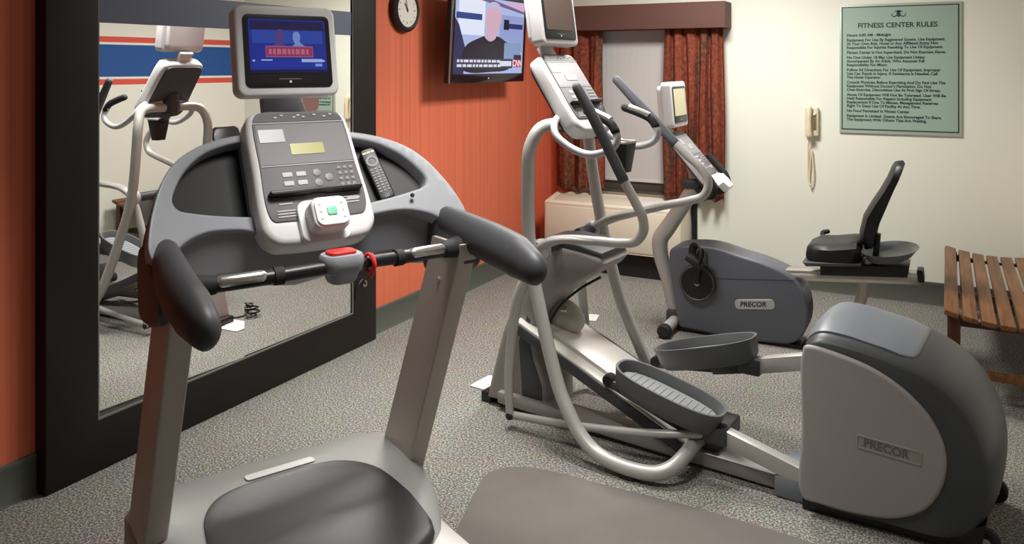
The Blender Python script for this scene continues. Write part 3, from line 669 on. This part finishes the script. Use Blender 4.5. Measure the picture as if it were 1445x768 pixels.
# tower
tw = [(-.285, .03), (-.265, .12), (-.20, .35), (-.10, .60), (-.045, .74), (-.01, .79), (.08, .800), (.20, .790), (.318, .772), (.335, .745), (.30, .705), (.21, .650), (.125, .595), (.05, .535), (.0, .47), (-.025, .39), (-.005, .28), (.04, .16), (.045, .03)]
obj('tower', prism(tw, -.135, .135, .022, 4), 'grey_plastic', EL, ang=50)
obj('tower_cap', prism([(-.02, .775), (.0, .812), (.09, .824), (.22, .812), (.325, .790), (.328, .772), (.2, .785), (.08, .795)], -.13, .13, .012, 3), 'shell', EL, ang=50)
for s in (-1, 1):
    obj('tower_recess', prism([(-.10, .33), (-.055, .46), (-.035, .44), (-.045, .36), (-.02, .26), (.025, .15), (.028, .07), (-.08, .07)], min(s*.13, s*.1375), max(s*.13, s*.1375), .003), 'shell', EL)
obj('front_foot', box(-.33, -.27, -.12, .12, .0, .05, .01), 'black', EL)
obj('base_beam', bar((-.20, -.115, .062), (1.18, -.125, .034), .10, .055, .006), 'beam', EL)
obj('beam_end', box(1.09, 1.26, -.215, .05, .0, .082, .012), 'lid', EL)
# hoop frame, one leg each side
def hoop(s):
    if s > 0:
        return tube([(.09, .05, 1.345), (.095, .15, 1.345), (.070, .225, 1.325), (.050, .262, 1.245), (.066, .275, 1.08), (.088, .282, .94), (.129, .288, .749), (.209, .285, .485), (.300, .280, .30), (.352, .275, .205), (.405, .268, .125), (.455, .255, .068), (.52, .235, .044), (.60, .20, .045), (.66, .15, .06), (.70, .08, .085)], .0285, 20, 6)
    pts = [(.09, s*.05, 1.345), (.095, s*.15, 1.345), (.075, s*.235, 1.325), (.05, s*.275, 1.245), (.048, s*.288, 1.12), (.062, s*.302, .875), (.09, s*.315, .72), (.140, s*.332, .560), (.245, s*.362, .280), (.30, s*.375, .19), (.355, s*.384, .12), (.43, s*.392, .065), (.53, s*.397, .042), (.64, s*.395, .040), (.70, s*.384, .048), (.745, s*.35, .068), (.768, s*.29, .092), (.772, s*.20, .105), (.77, s*.08, .10)]
    return tube(pts, .0285, 20, 6)
for s in (-1, 1):
    h = obj('frame_tube', hoop(s), 'silver', EL, ang=70)
    obj('tube_foot', xf(box(-.03, .03, -.02, .02, 0, .016, .003), T(.58, -.396 if s < 0 else .21, 0)), 'rubber', h)
obj('cross_joint', box(.74, .85, -.14, .14, .055, .125, .012), 'shell', EL)
obj('mast', tube([(.09, 0, 1.30), (.095, 0, 1.36), (.10, 0, 1.43)], [.05, .06, .05], 18, 6), 'charcoal', EL)
# moving arms: handle, pivot and lower lever
def arm(s, H, L):
    par = obj('moving_handle', tube(H[1], .0195, 18, 7, round_end=True), 'silver', EL, ang=70)
    obj('grip', tube(H[0], [.021, .0235, .0235, .022], 18, 7, round_end=True), 'grip', par)
    pv = H[1][-1]
    obj('handle_bracket', tube([H[1][-4], H[1][-3], H[1][-2], pv], [.020, .026, .036, .036], 16, 6, flat=.6, up=(0, s, 0)), 'silver', par, ang=70)
    obj('pivot_boss', xf(disc(.046, .05, .012, 28, 'y'), T(pv[0], pv[1]-.025-s*.0, pv[2]-.01)), 'silver_light', par)
    obj('lower_lever', tube(L, [.030, .030, .026, .024, .022, .019], 14, 6, flat=.62, up=(1, 0, 0)), 'silver', par, ang=70)
    obj('axle', rod((pv[0], s*.12, pv[2]-.01), (pv[0], pv[1], pv[2]-.01), .026), 'charcoal', par)
near_H = ([(.292, -.285, 1.515), (.345, -.285, 1.430), (.395, -.285, 1.345), (.508, -.285, 1.140)],
          [(.505, -.285, 1.145), (.560, -.284, 1.055), (.590, -.283, 1.000), (.594, -.282, .945), (.560, -.281, .898), (.500, -.280, .884), (.38, -.278, .878), (.24, -.272, .868), (.16, -.268, .850), (.10, -.265, .815)])
far_H = ([(.190, .285, 1.538), (.290, .285, 1.440), (.390, .285, 1.345), (.490, .285, 1.245)],
         [(.485, .285, 1.25), (.560, .285, 1.185), (.620, .285, 1.135), (.652, .285, 1.075), (.630, .284, 1.015), (.560, .283, .985), (.45, .28, .955), (.30, .276, .908), (.16, .272, .860), (.07, .268, .815)])
arm(-1, near_H, [(.10, -.268, .79), (.05, -.275, .70), (-.005, -.285, .585), (-.042, -.292, .33), (-.048, -.295, .20), (-.040, -.298, .055)])
arm(1, far_H, [(.07, .268, .79), (.02, .275, .70), (-.005, .285, .57), (.012, .292, .33), (.018, .295, .20), (.025, .298, .06)])
for s, a0, a1, z1 in ((-1, -.04, .81, .155), (1, .03, .44, .12)):
    r_ = obj('link_rod', tube([(a0, s*.285, .06), (a0+.28, s*.275, .082), (a0+(.64 if s < 0 else .36), s*.262, z1-.025), (a1, s*(.20 if s < 0 else .235), z1)], .0165, 12, 6), 'silver', EL)
    obj('rod_joint', xf(disc(.018, .05, .004, 16, 'y'), T(a0, s*.285-.025, .06)), 'black', r_)
# ramp
rs = math.atan2(-.345, .80)
RM = T(-.09, 0, .441) @ Matrix.Rotation(-rs, 4, 'Y')
RP = obj('ramp', xf(box(.03, .93, -.150, .150, -.045, -.012, .004), RM), 'upright', EL)
obj('track', xf(box(.0, .93, -.178, -.108, -.030, .004, .003), RM), 'ramp_top', RP)
obj('track', xf(box(.10, .93, -.082, .160, -.030, .004, .003), RM), 'ramp_top', RP)
for s in (-1, 1):
    obj('track_edge', xf(box(.0, .93, s*.182-.005, s*.182+.005, -.05, -.004, .002), RM), 'shell', RP)
obj('lift_motor', tube([(.0, .05, .395), (.035, .05, .43), (.08, .05, .415)], [.055, .075, .06], 20, 6, round_end=True), 'ramp_cap', EL)
obj('motor_bolt', tube([(.05, .0, .47), (.085, .0, .475)], .016, 12, smooth=False), 'chrome', EL)
obj('motor_cable', tube([(.27, -.03, .66), (.18, -.06, .60), (.10, -.10, .52), (.06, -.125, .44), (.05, -.13, .40)], .006, 8, 8), 'cable', EL)
# pedals: stadium trays
def pedal(c, pitch, base_z, yo):
    m = T(c[0], c[1], c[2]) @ Matrix.Rotation(pitch, 4, 'Y')
    n = 40; e = 2/2.7
    def ring(L, W, z, sh=0.):
        out = []
        for k in range(n):
            a = 2*PI*k/n; cc, ss = math.cos(a), math.sin(a)
            out.append((L*math.copysign(abs(cc)**e, cc)+sh, W*math.copysign(abs(ss)**e, ss), z))
        return out
    R = [ring(.185, .055, -.055, -.01), ring(.21, .078, -.050, 0), ring(.225, .096, -.02), ring(.235, .106, .040), ring(.236, .107, .046), ring(.226, .097, .046), ring(.222, .093, .038), ring(.214, .084, .002)]
    bm = loft(R); p = obj('pedal', xf(bm, m), 'pedal', EL, ang=50)
    pad = loft([ring(.205, .077, .002), ring(.205, .077, .006), ring(.200, .073, .008)])
    obj('foot_pad', xf(pad, m), 'pedal_pad', p)
    bm = bmesh.new()
    for k in range(-6, 7): merge(bm, xf(box(k*.028-.0025, k*.028+.0025, -.052, .052, .007, .0105), m))
    obj('tread_ribs', bm, 'pedal_pad', p)
    return m
pedal((.655, -.185, .262), math.atan2(.105, .43), 0, 0)
pedal((.690, .165, .350), -math.atan2(.125, .43), 0, 0)
for s, P_ in ((-1, [(.40, -.185, .27), (.74, -.185, .155), (.88, -.185, .168), (1.21, -.185, .088)]), (1, [(.46, .165, .255), (.72, .165, .29), (.90, .165, .335), (1.22, .165, .425)])):
    ar = obj('pedal_arm', merge(bar(P_[0], P_[1], .045, .035), bar(P_[1], P_[2], .06, .05)), 'shell', EL)
    obj('crank_arm', bar(P_[2], P_[3], .052, .062), 'rail', ar)
    obj('roller', xf(disc(.028, .045, .006, 20, 'y'), T(P_[0][0]-.005, P_[0][1]-.0225, P_[0][2]+.005)), 'rubber', ar)
    obj('rear_bracket', box(P_[2][0]-.06, P_[2][0]+.03, P_[2][1]-.036, P_[2][1]+.036, P_[2][2]-.035, P_[2][2]+.03, .006), 'shell', ar)
# rear drive housing: lofted across with a crowned shell
def hprof(y):
    near = [(1.205, .055), (1.198, .20), (1.198, .58), (1.210, .630), (1.250, .664), (1.32, .668), (1.50, .636), (1.64, .588), (1.745, .506), (1.808, .392), (1.825, .30), (1.815, .19), (1.775, .09), (1.70, .045), (1.50, .035)]
    return near
HW = .265
base = [(v.x, v.y) for v in cat_rom([(a, b, 0) for a, b in hprof(0)], 5, True)]
cxh, czh = 1.50, .34
rings = []
def crown(a, z, y, lift=0.):
    K = [(0, 1), (.09, .992), (.15, .972), (.195, .945), (.23, .912), (.255, .875), (.265, .84)]
    for (y0, f0), (y1, f1) in zip(K, K[1:]):
        if abs(y) <= y1+1e-9: f = f0+(f1-f0)*(abs(y)-y0)/(y1-y0); break
    fa = f if a > cxh else 1-(1-f)*.25; fz = f if z > czh else 1-(1-f)*.25
    return (cxh+(a-cxh)*fa, y, czh+(z-czh)*fz+lift)
for y in (-.265, -.255, -.23, -.195, -.15, -.09, 0, .09, .15, .195, .23, .255, .265): rings.append([crown(a, z, y) for a, z in base])
HS = obj('rear_housing', loft(rings), 'shell', EL, ang=60)
pn = [(1.207, .058), (1.207, .30), (1.212, .595), (1.232, .606), (1.34, .594), (1.45, .565), (1.55, .510), (1.63, .428), (1.668, .330), (1.658, .225), (1.61, .135), (1.52, .075), (1.40, .052), (1.27, .050)]
for s in (-1, 1):
    sp = obj('side_panel', prism(pn, min(s*(HW-.012), s*(HW+.016)), max(s*(HW-.012), s*(HW+.016)), .014, 4, 4), 'panel', HS, ang=50)
    if s < 0:
        bmB = plate(rrect(.205, .048, .008, 4), [rrect(.193, .037, .005, 4)], .002, .001)
        mB = T(1.495, -HW-.0165, .305) @ Matrix.Rotation(math.radians(3), 4, 'Y') @ BX
        obj('badge_frame', xf(bmB, mB), 'panel_badge', sp)
        obj('badge_field', xf(plate(rrect(.193, .037, .005, 4), (), .0006), mB), 'panel_badge', sp)
        obj('badge_lettering', xf(text('PRECOR', .038, .0012, bold=.0008, sx=1.0), mB @ T(-.008, 0, .001)), 'face', sp)
# lid following the crown
ltop = [(1.203, .600), (1.210, .632), (1.250, .666), (1.32, .670), (1.42, .654), (1.50, .638), (1.575, .614)]
lp = [(v.x, v.y) for v in cat_rom([(a, b, 0) for a, b in ltop], 5)]
rings = []
for y, cut in ((-.215, .055), (-.205, .028), (-.19, .008), (-.15, 0), (-.09, 0), (0, 0), (.09, 0), (.15, 0), (.19, .008), (.205, .028), (.215, .055)):
    up = [crown(min(a, 1.575-cut), b if a <= 1.575-cut else .614+cut*.30, y, .004) for a, b in lp]
    rings.append(up+[(p[0]+.004, p[1], p[2]-.016) for p in up[::-1]])
obj('housing_lid', loft(rings), 'lid', HS, ang=60)
obj('housing_skirt', prism([(1.20, .0), (1.20, .075), (1.40, .07), (1.70, .085), (1.78, .12), (1.765, .04), (1.72, .02)], -HW+.02, HW-.02, .008), 'black', EL)
for s in (-1, 1):
    wh = obj('transport_wheel', xf(disc(.045, .035, .008, 28, 'y'), T(1.775, s*.20-.0175, .045)), 'rubber', EL)
    obj('wheel_hub', xf(disc(.018, .037, .002, 18, 'y'), T(1.775, s*.20-.0185, .045)), 'silver', wh)
# console
tiltE = math.atan2(.242, .354)
SE = slant(.135, 1.488, tiltE)
console(EL, SE, .34, .42, pod=False, th=.020)
obj('screen_neck', xf(plate([(-.05, .19), (.05, .19), (.05, .27), (-.05, .27)], (), .010, .006), SE @ T(0, 0, -.035)), 'pale', EL)
screen(EL, slant(.0, 1.838, math.radians(8)), .325, .287, 'off', 'label')
for s in (-1, 1):
    fp = [(.10, s*.06, 1.375), (.12, s*.15, 1.375), (.130, s*.20, 1.345), (.150, s*.222, 1.305), (.215, s*.225, 1.258), (.300, s*.222, 1.228), (.370, s*.218, 1.236), (.425, s*.212, 1.265), (.440, s*.205, 1.305), (.415, s*.20, 1.345)]
    fh = obj('fixed_handle', tube(fp, .0165, 16, 6), 'silver_light', EL, ang=70)
    obj('hand_grip', tube([(.430, s*.203, 1.330), (.405, s*.199, 1.362), (.345, s*.19, 1.390), (.285, s*.183, 1.410)], .0195, 16, 6, round_end=True), 'rubber', fh)
    obj('pulse_sensor', tube([(.402, s*.195, 1.374), (.345, s*.187, 1.397), (.305, s*.182, 1.411)], .017, 12, 6), 'chrome', fh)
CH = obj('cup_holder', xf(loft([[(x*f, y*f, z) for x, y in rrect(.09, .11, .012, 4)] for z, f in ((-.075, .62), (.0, .85), (.06, 1.0), (.064, 1.0))]), T(.315, .10, 1.195)), 'black', EL)
obj('holder_arm', bar((.30, .10, 1.235), (.16, .05, 1.30), .05, .02), 'black', CH)
obj('holder_rim', xf(plate(rrect(.096, .116, .014, 4), [rrect(.080, .10, .010, 4)], .004, .002), T(.315, .10, 1.258)), 'silver', CH)

# ------------------------------------------------------------------ recumbent bike
BK = thing('exercise_bike', 'dark grey recumbent exercise bike with black seat near the back wall', 'exercise bike', (1.6, -1.25, 0))
sh_ = [(-.065, .44), (-.05, .30), (-.01, .06), (.0, .03), (.06, .022), (.62, .022), (.69, .06), (.735, .15), (.735, .26), (.705, .35), (.64, .415), (.50, .470), (.36, .50), (.20, .535), (.06, .530), (-.03, .510), (-.060, .485)]
SHR = obj('shroud', prism(sh_, -.105, .105, .03, 4, 3), 'bike', BK, ang=50)
obj('rear_rim', prism([(.60, .03), (.69, .06), (.735, .15), (.735, .26), (.705, .35), (.66, .40), (.69, .30), (.70, .20), (.66, .09)], -.090, .090, .02, 3, 3), 'bike_dark', SHR)
bdB = T(.445, -.1065, .228) @ Matrix.Rotation(math.radians(-7.5), 4, 'Y') @ BX
obj('badge', xf(plate(rrect(.225, .058, .022, 6), (), .002, .001), bdB), 'badge', SHR)
obj('badge_lettering', xf(text('PRECOR', .040, .001, bold=.001, shear=.2), bdB @ T(-.01, 0, .0035)), 'ink', SHR)
obj('seam_line', xf(box(0, .50, -.0012, .0012, -.002, .002), T(.17, -.1055, .345) @ Matrix.Rotation(math.radians(-5.5), 4, 'Y')), 'bike_dark', SHR)
obj('bottom_skid', box(-.02, .70, -.085, .085, .0, .026, .006), 'black', BK)
# cranks and pedals
ck = obj('crank_disc', xf(disc(.108, .03, .008, 40, 'y'), T(.115, -.135, .315)), 'black', BK)
obj('disc_rim', xf(lathe([(.092, 0), (.098, -.004), (.106, 0), (.098, .004), (.092, 0)], 40, 'y'), T(.115, -.1375, .315)), 'charcoal', ck)
obj('hub_bolt', xf(disc(.016, .006, .002, 18, 'y'), T(.115, -.141, .315)), 'silver', ck)
for s, dx, dz in ((-1, .015, .15), (1, -.015, -.15)):
    cr = obj('crank_arm', bar((.115, s*.15, .315), (.115+dx, s*.155, .315+dz), .016, .032, .004, up=(1, 0, 0)), 'black', BK)
    pd = obj('pedal', xf(box(-.055, .055, -.045, .045, -.018, .018, .006), T(.115+dx, s*.215, .315+dz) @ Matrix.Rotation(.5, 4, 'Y')), 'rubber', BK)
    obj('pedal_spindle', rod((.115+dx, s*.15, .315+dz), (.115+dx, s*.25, .315+dz), .008), 'chrome', pd)
    obj('toe_strap', tube([(.085+dx, s*.175, .315+dz), (.09+dx, s*.18, .385+dz), (.125+dx, s*.205, .405+dz), (.155+dx, s*.24, .365+dz), (.15+dx, s*.255, .31+dz)], .024, 10, 6, flat=.3), 'rubber', pd)
    obj('toe_strap', tube([(.12+dx, s*.17, .30+dz), (.14+dx, s*.18, .36+dz), (.17+dx, s*.205, .372+dz), (.185+dx, s*.245, .30+dz)], .022, 10, 6, flat=.3), 'rubber', pd)
# mast with bend, console
obj('mast', tube([(-.045, 0, .06), (-.07, 0, .12), (-.105, 0, .28), (-.150, 0, .44), (-.150, 0, .53), (-.105, 0, .60), (-.04, 0, .70), (.03, 0, .81), (.07, 0, .89), (.06, 0, .97), (.03, 0, 1.03)], [.036, .036, .040, .047, .050, .050, .048, .046, .042, .038, .034], 20, 6), 'silver', BK, ang=70)
tiltB = math.atan2(.28, .32)
SB = slant(.095, 1.060, tiltB) @ T(-.05, 0, 0)
console(BK, SB, .28, .40, rack=False, pod=False, th=.012)
obj('control_pod', xf(plate([(-.05, -.05), (.05, -.05), (.07, 0), (.045, .05), (.012, .035), (0, .06), (-.012, .035), (-.045, .05), (-.07, 0)], (), .016, .008), SB @ T(0, -.215, .022)), 'white', BK)
obj('screen_neck', xf(plate([(-.04, .17), (.04, .17), (.04, .26), (-.04, .26)], (), .010, .006), SB @ T(0, 0, -.04)), 'pale', BK)
screen(BK, slant(-.04, 1.372, math.radians(5)) @ T(-.07, 0, 0), .31, .275, 'pale_reflection', 'label')  # pale wall reflection on the display is put into its colour
for s in (-1, 1):
    yo = -.05
    obj('handlebar', tube([(.115, yo+s*.155, 1.06), (.165, yo+s*.165, 1.005), (.225, yo+s*.17, .935), (.238, yo+s*.165, .885), (.215, yo+s*.13, .845), (.15, yo+s*.07, .845), (.09, yo*.5, .86)], .0195, 14, 6), 'rubber', BK, ang=70)
obj('horn_bracket', box(.0, .12, -.06, .0, .86, .92, .02), 'charcoal', BK)
# rail, seat, legs
zr = lambda a: .385+.085*(a-.45)
RL = obj('seat_rail', bar((.44, 0, zr(.44)+.005), (1.30, 0, zr(1.30)+.005), .10, .058), 'chrome', BK)
obj('rail_groove', bar((.46, -.05, zr(.46)+.005), (1.30, -.05, zr(1.30)+.005), .004, .022, .001), 'upright', RL)
obj('rail_cap', bar((1.285, 0, zr(1.29)+.02), (1.318, 0, zr(1.318)+.02), .112, .066, .008), 'black', RL)
obj('rear_leg', tube([(1.02, 0, .41), (1.01, 0, .33), (.97, 0, .22), (.90, 0, .12), (.82, 0, .055), (.76, 0, .045)], [.03, .03, .03, .03, .03, .03], 16, 6), 'upright', BK, ang=70)
obj('rear_foot', tube([(.80, -.24, .033), (.80, .24, .033)], .032, 18, smooth=False), 'silver', BK)
ff = obj('front_foot', tube([(-.045, -.235, .048), (-.045, .235, .048)], .033, 18, smooth=False), 'silver_light', BK)
for s in (-1, 1):
    obj('foot_cap', xf(disc(.042, .05, .01, 24, 'y'), T(-.045, s*.255-.025, .042)), 'rubber', ff)
obj('foot_boss', box(-.10, .0, -.06, .06, .03, .11, .015), 'charcoal', BK)
zs = lambda a: .52+.04*(a-.72)
obj('seat_carriage', prism([(.80, .435), (1.24, .475), (1.25, .535), (.80, .505)], -.10, .10, .008), 'black', BK)
def seat_ring(a, w, zt, zb):
    n = 9; out = []
    for k in range(n+1):
        u = -1+2*k/n; y = u*w
        z = zt - .010*(1-u*u) - .032*abs(u)**6
        out.append((a, y, z))
    out += [(a, w*.94, zb), (a, 0, zb-.004), (a, -w*.94, zb)]
    return out
rings = [seat_ring(.725, .10, .575, .555), seat_ring(.735, .155, .605, .535), seat_ring(.78, .185, .628, .525), seat_ring(.86, .200, .632, .525), seat_ring(.95, .205, .648, .530), seat_ring(.995, .195, .655, .535), seat_ring(1.012, .15, .635, .56)]
ST = obj('seat', loft(rings), 'vinyl', BK, ang=60)
obj('seat_pan', prism([(.72, .522), (1.02, .545), (1.02, .530), (.74, .500)], -.20, .20, .006), 'charcoal', BK)
obj('adjust_lever', tube([(.78, .20, .59), (.775, .225, .615), (.80, .235, .622)], .014, 10, 5, round_end=True), 'rubber', BK)
def back_ring(z, a, w, t):
    n = 8; out = []
    for k in range(n+1):
        u = -1+2*k/n; out.append((a-.012+.030*u*u, u*w, z))
    for k in range(n, -1, -1):
        u = -1+2*k/n; out.append((a+t-.012+.030*u*u-(.01 if abs(u) == 1 else 0), u*w, z))
    return out
rings = [back_ring(.605, 1.035, .07, .02), back_ring(.625, 1.016, .11, .05), back_ring(.69, 1.008, .14, .068), back_ring(.78, 1.028, .15, .070), back_ring(.86, 1.070, .15, .064), back_ring(.93, 1.112, .145, .052), back_ring(1.0, 1.148, .14, .046), back_ring(1.06, 1.172, .13, .040), back_ring(1.08, 1.184, .10, .020)]
bkr = obj('backrest', loft(rings), 'vinyl', BK, ang=60)
obj('back_plate', xf(box(-.012, .012, -.05, .05, -.22, .22, .006), T(1.110, 0, .80) @ Matrix.Rotation(math.radians(21), 4, 'Y')), 'black', bkr)
obj('back_post', bar((1.075, 0, .52), (1.09, 0, .68), .06, .03, .004, up=(1, 0, 0)), 'black', BK)
n = 36
def ell(r1, r2, z): return [(1.15+r1*math.cos(2*PI*k/n), -.03+r2*math.sin(2*PI*k/n), z+.02*math.cos(2*PI*k/n)) for k in range(n)]
obj('storage_tray', loft([ell(.08, .14, .555), ell(.11, .18, .562), ell(.142, .222, .606), ell(.146, .226, .609), ell(.138, .218, .608), ell(.10, .17, .572)]), mat('tray_grey', (92, 100, 106), .28), BK, ang=50)

# ------------------------------------------------------------------ bench
bx0, bx1, by0, by1 = 3.01, 3.62, -1.79, -.20
BN = thing('slatted_bench', 'brown slatted wooden bench with dipped seat by the back wall', 'bench', (bx0, by1, 0))
W_, L_ = bx1-bx0, by1-by0
def dip(u): return .450 - .045*(1-(2*u-1)**2)
bm = bmesh.new(); ns = 8; pw = W_/ns
for i in range(ns):
    u = (i+.5)/ns; z = dip(u); sl = math.atan2(dip((i+1)/ns)-dip(i/ns), pw)
    merge(bm, xf(box(-pw/2+.0075, pw/2-.0075, -L_, 0, -.024, 0, .003), T((i+.5)*pw, 0, z) @ Matrix.Rotation(-sl, 4, 'Y')))
obj('slatted_seat', bm, 'teak', BN)
for yy in (-.06, -L_+.06):
    top = [(.02+(W_-.04)*k/12, dip((.02+(W_-.04)*k/12)/W_)-.028) for k in range(13)]
    obj('seat_rail', prism(top+[(W_-.02, .365), (.02, .365)], yy-.02, yy+.02, .003), 'teak_dark', BN)
    for xx in (.045, W_-.045): obj('leg', box(xx-.028, xx+.028, yy-.030, yy+.030, 0, .42, .004), 'teak_dark', BN)
    obj('stretcher', box(.07, W_-.07, yy-.016, yy+.016, .125, .165, .003), 'teak', BN)
for xx in (.045, W_-.045): obj('side_rail', box(xx-.016, xx+.016, -L_+.08, -.08, .35, .405, .003), 'teak_dark', BN)

# ------------------------------------------------------------------ floor things
mo = [(1.523, -3.286), (1.433, -3.386), (1.455, -3.52), (1.53, -3.78), (1.58, -3.93), (1.9, -3.98), (2.5, -3.80), (2.9, -3.62), (2.86, -3.34), (2.63, -3.292), (2.27, -3.262), (1.95, -3.262)]
tag(obj('floor_patch', prism([(v.x, v.y) for v in cat_rom([(a, b, 0) for a, b in mo], 5, True)], .0005, .004, .001, 2, plane='xy'), 'patch_'), 'smooth taupe patch added on the carpet in front of the elliptical', 'patch')  # thin sheet added where the carpet shows as a smooth smear
def floor_plate(label, x, y, rz, w, h):
    t = thing('floor_outlet_cover', label, 'outlet cover', (x, y, 0), rz, 'white covers on the carpet')
    p = obj('cover_plate', prism(rrect(w, h, .012, 4), .0005, .008, .003, 2, plane='xy'), 'label', t)
    obj('outlet_lid', prism(rrect(w*.4, h*.45, .006, 4), .008, .011, .001, 2, plane='xy'), 'label', t)
floor_plate('white outlet cover on the carpet under the front foot of the elliptical', 1.03, -2.60, math.radians(-6), .21, .17)
floor_plate('white outlet cover on the carpet beyond the elliptical, towards the window', .965, -1.365, math.radians(12), .21, .13)
cc = thing('power_cord', 'black power cord coiled on the carpet at the front of the elliptical', 'power cord', (1.07, -2.36, 0))
pts = []
for k in range(30):
    a = k*.75; r = .05+.022*math.sin(k*1.7)
    pts.append((r*1.5*math.cos(a), r*math.sin(a), .010+.0020*k+.006*math.sin(k*2.3)))
obj('cord', tube([(.10, -.18, .008), (.06, -.10, .008)]+pts, .0055, 8, 5), 'cable', cc)
obj('plug', tube([(pts[-1][0], pts[-1][1], pts[-1][2]), (pts[-1][0]+.03, pts[-1][1]-.01, pts[-1][2]+.012)], .013, 10, smooth=False), 'cable', cc)
hc = thing('cable_loop', 'short black cable hanging at the right stile of the mirror frame', 'cable', (.066, -2.45, .33))
obj('cable', tube([(0, -.06, -.05), (0, -.05, .0), (.004, -.03, .035), (.004, -.005, .05), (.004, .012, .035)], .010, 10, 6), 'cable', hc)
obj('ring_terminal', xf(lathe([(.010, -.003), (.018, -.003), (.020, 0), (.018, .003), (.010, .003), (.010, -.003)], 18, 'x'), T(.004, .022, .022)), 'brass', hc)

# ------------------------------------------------------------------ lights
def area(name, loc, sx, sy, power, col=(1, .975, .93), rot=(0, 0, 0), spread=180):
    l = bpy.data.lights.new(name, 'AREA'); l.shape = 'RECTANGLE'; l.size = sx; l.size_y = sy; l.energy = power; l.spread = math.radians(spread); l.color = col
    o = bpy.data.objects.new(name, l); C.objects.link(o); o.location = loc; o.rotation_euler = rot; return o
area('overhead_light', (1.70, -1.40, RZ-.03), .55, .55, 68)
area('overhead_light', (1.30, -2.90, RZ-.03), .5, .5, 31, spread=112)
area('overhead_light', (1.95, -4.35, RZ-.03), .5, .5, 14, spread=90)  # unseen fill added to brighten the treadmill dash
wd = bpy.data.worlds.new('world'); bpy.context.scene.world = wd; wd.use_nodes = True
wd.node_tree.nodes['Background'].inputs[0].default_value = (.5, .55, .65, 1); wd.node_tree.nodes['Background'].inputs[1].default_value = .2

# ------------------------------------------------------------------ camera
cam = bpy.data.cameras.new('camera'); co = bpy.data.objects.new('camera', cam); C.objects.link(co)
cam.sensor_width = 36; cam.lens = 1155/1445*36; cam.shift_x = 0; cam.shift_y = -(384-94.5)/1445; cam.clip_start = .05
co.location = (3.0238, -6.1895, 1.6); co.rotation_euler = (PI/2, 0, math.radians(27.96))
sc = bpy.context.scene; sc.camera = co
sc.view_settings.view_transform = 'Standard'; sc.view_settings.look = 'None'; sc.view_settings.gamma = 1; sc.view_settings.exposure = 0.0
try: sc.view_settings.use_curve_mapping = False
except Exception: pass
sc.cycles.max_bounces = 8; sc.cycles.use_denoising = True; sc.cycles.caustics_reflective = True
